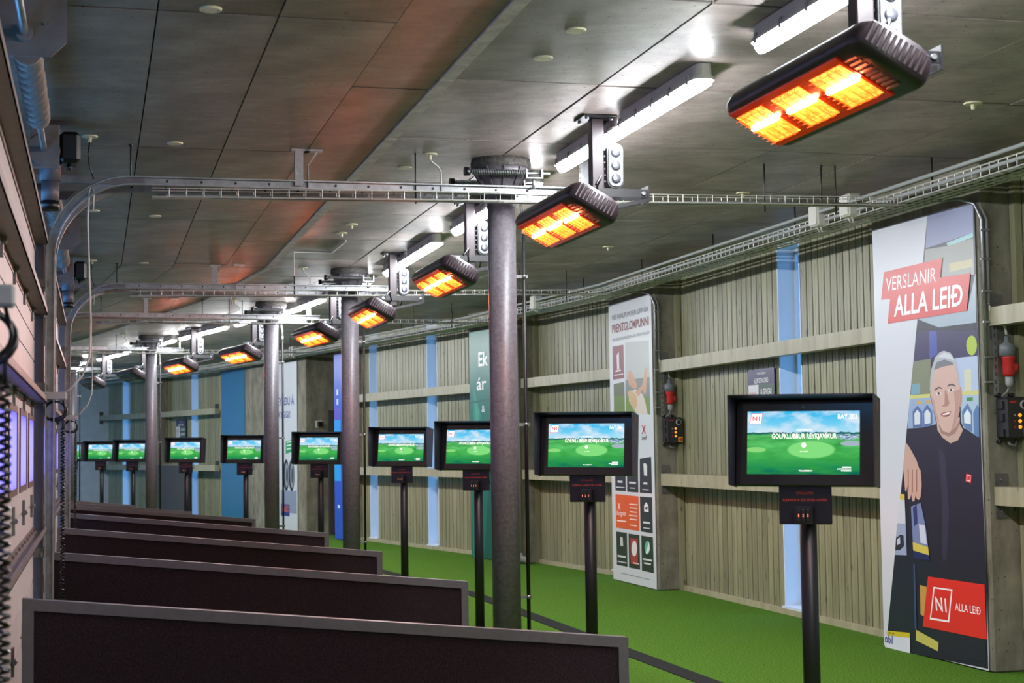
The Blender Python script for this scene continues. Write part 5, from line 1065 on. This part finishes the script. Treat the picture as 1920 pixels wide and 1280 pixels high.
# ------------------------------------------------------------------ switch boxes, plugs and conduits on the pier sides
SKIN = mat('control_box', (34, 33, 36), 0.4); YEL = mat('yellow_plate', (224, 176, 30), 0.5); AMB = mat('amber_lamp', (240, 170, 60), 0.3, emit=0.8, emit_col=(255, 170, 40))
def control(f, a, s, lab):
    rt = empty('control_box', f(s - 0.001, 5.735, 1.63), a); tag(rt, 'black control box with amber lamps on the pier beside the %s' % lab, 'control box', 'pier control boxes')
    MB().rbox(-0.085, 0.095, -0.13, -0.004, -0.135, 0.135, 0.015).build('enclosure', SKIN, rt)
    MB().rbox(-0.075, 0.088, -0.137, -0.13, -0.125, 0.125, 0.004).build('lid', SKIN, rt)
    for z in (-0.10, 0.0, 0.08): MB().box(-0.10, -0.085, -0.12, -0.05, z - 0.02, z + 0.03).build('hinge', BLACKP, rt)
    X = lambda x, z, y=-0.137: Matrix.Translation((x, y, z)) @ Matrix.Rotation(R(90), 4, 'X')
    MB().lathe([(0.030, 0), (0.030, 0.008), (0.024, 0.010)], 20, X(0.045, 0.085)).build('dial_ring', GREYP, rt)
    MB().lathe([(0.022, 0), (0.020, 0.014)], 16, X(0.045, 0.085)).build('dial', BLACKP, rt)
    for k, z in enumerate((0.018, -0.02, -0.058)):
        MB().lathe([(0.012, 0), (0.012, 0.006), (0.008, 0.010)], 12, X(0.012, z)).build('lamp', AMB, rt); MB().box(-0.03, -0.018, -0.139, -0.137, z - 0.006, z + 0.006).build('lamp_mark', GREYP if k == 0 else RED, rt)
    MB().box(0.038, 0.086, -0.141, -0.137, -0.115, -0.065).build('switch_plate', YEL, rt); MB().lathe([(0.017, 0), (0.015, 0.016)], 14, X(0.062, -0.09, -0.141)).build('switch_knob', RED, rt)
    MB().box(-0.055, -0.01, -0.1385, -0.137, 0.098, 0.110).build('maker_mark', RED, rt)
    for x, z in ((-0.075, 0.15), (0.02, 0.15), (-0.075, -0.15)): MB().cyl((x, -0.05, z), (x, -0.01, z), 0.014, 8).build('mounting_ear', BLACKP, rt)
    MB().tube([(-0.03, -0.06, -0.135), (-0.03, -0.07, -0.165), (0.01, -0.07, -0.178), (0.03, -0.06, -0.135)], 0.009, 8).build('drip_cable', CABLEG, rt)
    pg = empty('power_plug', f(s - 0.001, 5.72, 2.02), a); tag(pg, 'grey and red industrial plug hanging on the pier above the %s control box' % lab, 'plug', 'industrial plugs')
    MB().lathe([(0.034, -0.12), (0.040, -0.10), (0.040, -0.02), (0.046, 0.0), (0.046, 0.01)], 16, Matrix.Translation((0, -0.07, 0))).build('plug_body', RED, pg)
    MB().lathe([(0.05, 0.0), (0.053, 0.05), (0.048, 0.075), (0.02, 0.088), (0.014, 0.13)], 16, Matrix.Translation((-0.005, -0.065, 0.01))).build('plug_cap', mat('plug_grey', (108, 112, 116), 0.45), pg)
    MB().rbox(0.01, 0.055, -0.105, -0.04, -0.09, -0.035, 0.01).build('socket_flap', RED, pg); MB().lathe([(0.012, -0.19), (0.026, -0.17), (0.026, -0.12)], 12, Matrix.Translation((0, -0.07, 0))).build('plug_nut', GREYP, pg)
    MB().tube([(-0.005, -0.065, 0.15), (-0.01, -0.06, 0.2), (-0.05, -0.04, 0.25), (-0.09, -0.02, 0.31), (-0.095, -0.015, 0.36)], 0.008, 8).build('feed_cable', CABLEW, pg)
    MB().tube([(0, -0.07, -0.18), (-0.01, -0.06, -0.22), (-0.045, -0.05, -0.25)], 0.007, 8).build('outlet_cable', CABLEG, pg)
    cd = empty('pier_conduit', f(s - 0.015, 5.60, 0), a); tag(cd, 'steel conduit pair dropping from the tray beside the %s' % lab, 'conduit', 'pier conduits')
    for k, dx in enumerate((-0.008, 0.028)):
        MB().tube([(-0.22, 0.18, 3.07), (-0.10, 0.12, 3.075), (dx - 0.03, 0.03, 3.03), (dx, 0, 2.93), (dx, 0, 1.80 if k == 0 else 2.36)], 0.011, 8).build('conduit_pipe', GALV if k == 0 else CABLEG, cd)
    for zz in (2.85, 2.66, 2.45, 2.25, 2.02, 1.86): MB().box(-0.025, 0.045, -0.014, 0.0, zz, zz + 0.012).build('strap', GALV, cd)
    ch = MB(); perforated(ch, 0, 0, 0, 0.55, 0.035, 0.004); ch.v = [(0.035 + y, -0.012 + x, 1.78 + z_) for x, y, z_ in ch.v]; ch.build('slotted_channel', GALV, cd)
control(FA, AA, 9.45, 'photo poster'); control(FA, AA, 15.85, 'print poster')
dp = empty('drain_pipe', FC(19.47, 5.62), AC); tag(dp, 'grey drain pipe with an elbow at the turf behind the first column', 'pipe')
MB().cyl((-0.09, -0.05, 0.10), (-0.09, -0.05, 3.0), 0.032, 14).build('riser', GREYP, dp)
MB().tube([(-0.09, -0.05, 0.14), (-0.085, -0.055, 0.10), (-0.06, -0.08, 0.07), (-0.02, -0.10, 0.055), (0.02, -0.12, 0.05)], 0.042, 12).build('elbow', GREYP, dp)

# ------------------------------------------------------------------ pull switches with coiled cables at the door posts
def coil_set(s, lab, a):
    rt = empty('door_switch_cable', P(s, -0.18, 0), a); tag(rt, lab, 'coiled cable', 'coiled door cables')
    MB().rbox(-0.15, 0.02, -0.03, 0.03, 1.80, 1.845, 0.006).build('junction_bracket', GREYP, rt)
    lp = [(-0.04 + 0.062 * math.cos(t), 0.01 * math.sin(3 * t), 1.735 + 0.055 * math.sin(t)) for t in [2 * math.pi * k / 20 for k in range(20)]]
    MB().tube(lp, 0.007, 6, closed=True).build('cable_ring', BLACKP, rt)
    lp = [(-0.045 + 0.058 * math.cos(t), 0.012 + 0.01 * math.sin(2 * t), 1.742 + 0.05 * math.sin(t)) for t in [2 * math.pi * k / 20 for k in range(20)]]
    MB().tube(lp, 0.006, 6, closed=True).build('cable_ring', BLACKP, rt)
    MB().tube([(0.0, 0, 1.80), (0.015, 0, 1.74), (0.0, 0, 1.68), (0.0, 0, 1.64)], 0.005, 6).build('cable_tail', BLACKP, rt)
    c = MB(); N = 55 * 8; c.tube([(0.011 * math.cos(2 * math.pi * k / 8), 0.011 * math.sin(2 * math.pi * k / 8), 1.64 - 1.0 * k / N) for k in range(N + 1)], 0.0042, 4); c.build('coil', BLACKP, rt)
    MB().cyl((0, 0, 0.58), (0, 0, 0.65), 0.016, 10).build('coil_end_plug', BLACKP, rt)
    if s < 5: return
    MB().tube([(-0.02, 0, 1.83), (0.04, -0.02, 1.86), (0.11, -0.03, 1.94), (0.15, -0.03, 2.05), (0.155, -0.03, 2.25), (0.145, -0.03, 2.55), (0.137, -0.02, 2.85), (0.145, -0.01, 3.02)], 0.0055, 6).build('hanging_cable', CABLEW, rt)
    MB().tube([(0.145, -0.01, 3.02), (0.155, 0, 3.04), (0.172, 0, 3.02), (0.168, 0, 2.90)], 0.0045, 6).build('cable_end', CABLEW, rt)
coil_set(3.50, 'blurred black coiled cable hanging in front of the door close by', AA)
coil_set(9.72, 'black coiled cable and ring hanging at the first door post', AA)
coil_set(15.98, 'black coiled cable and bracket hanging at the second door post', AA)
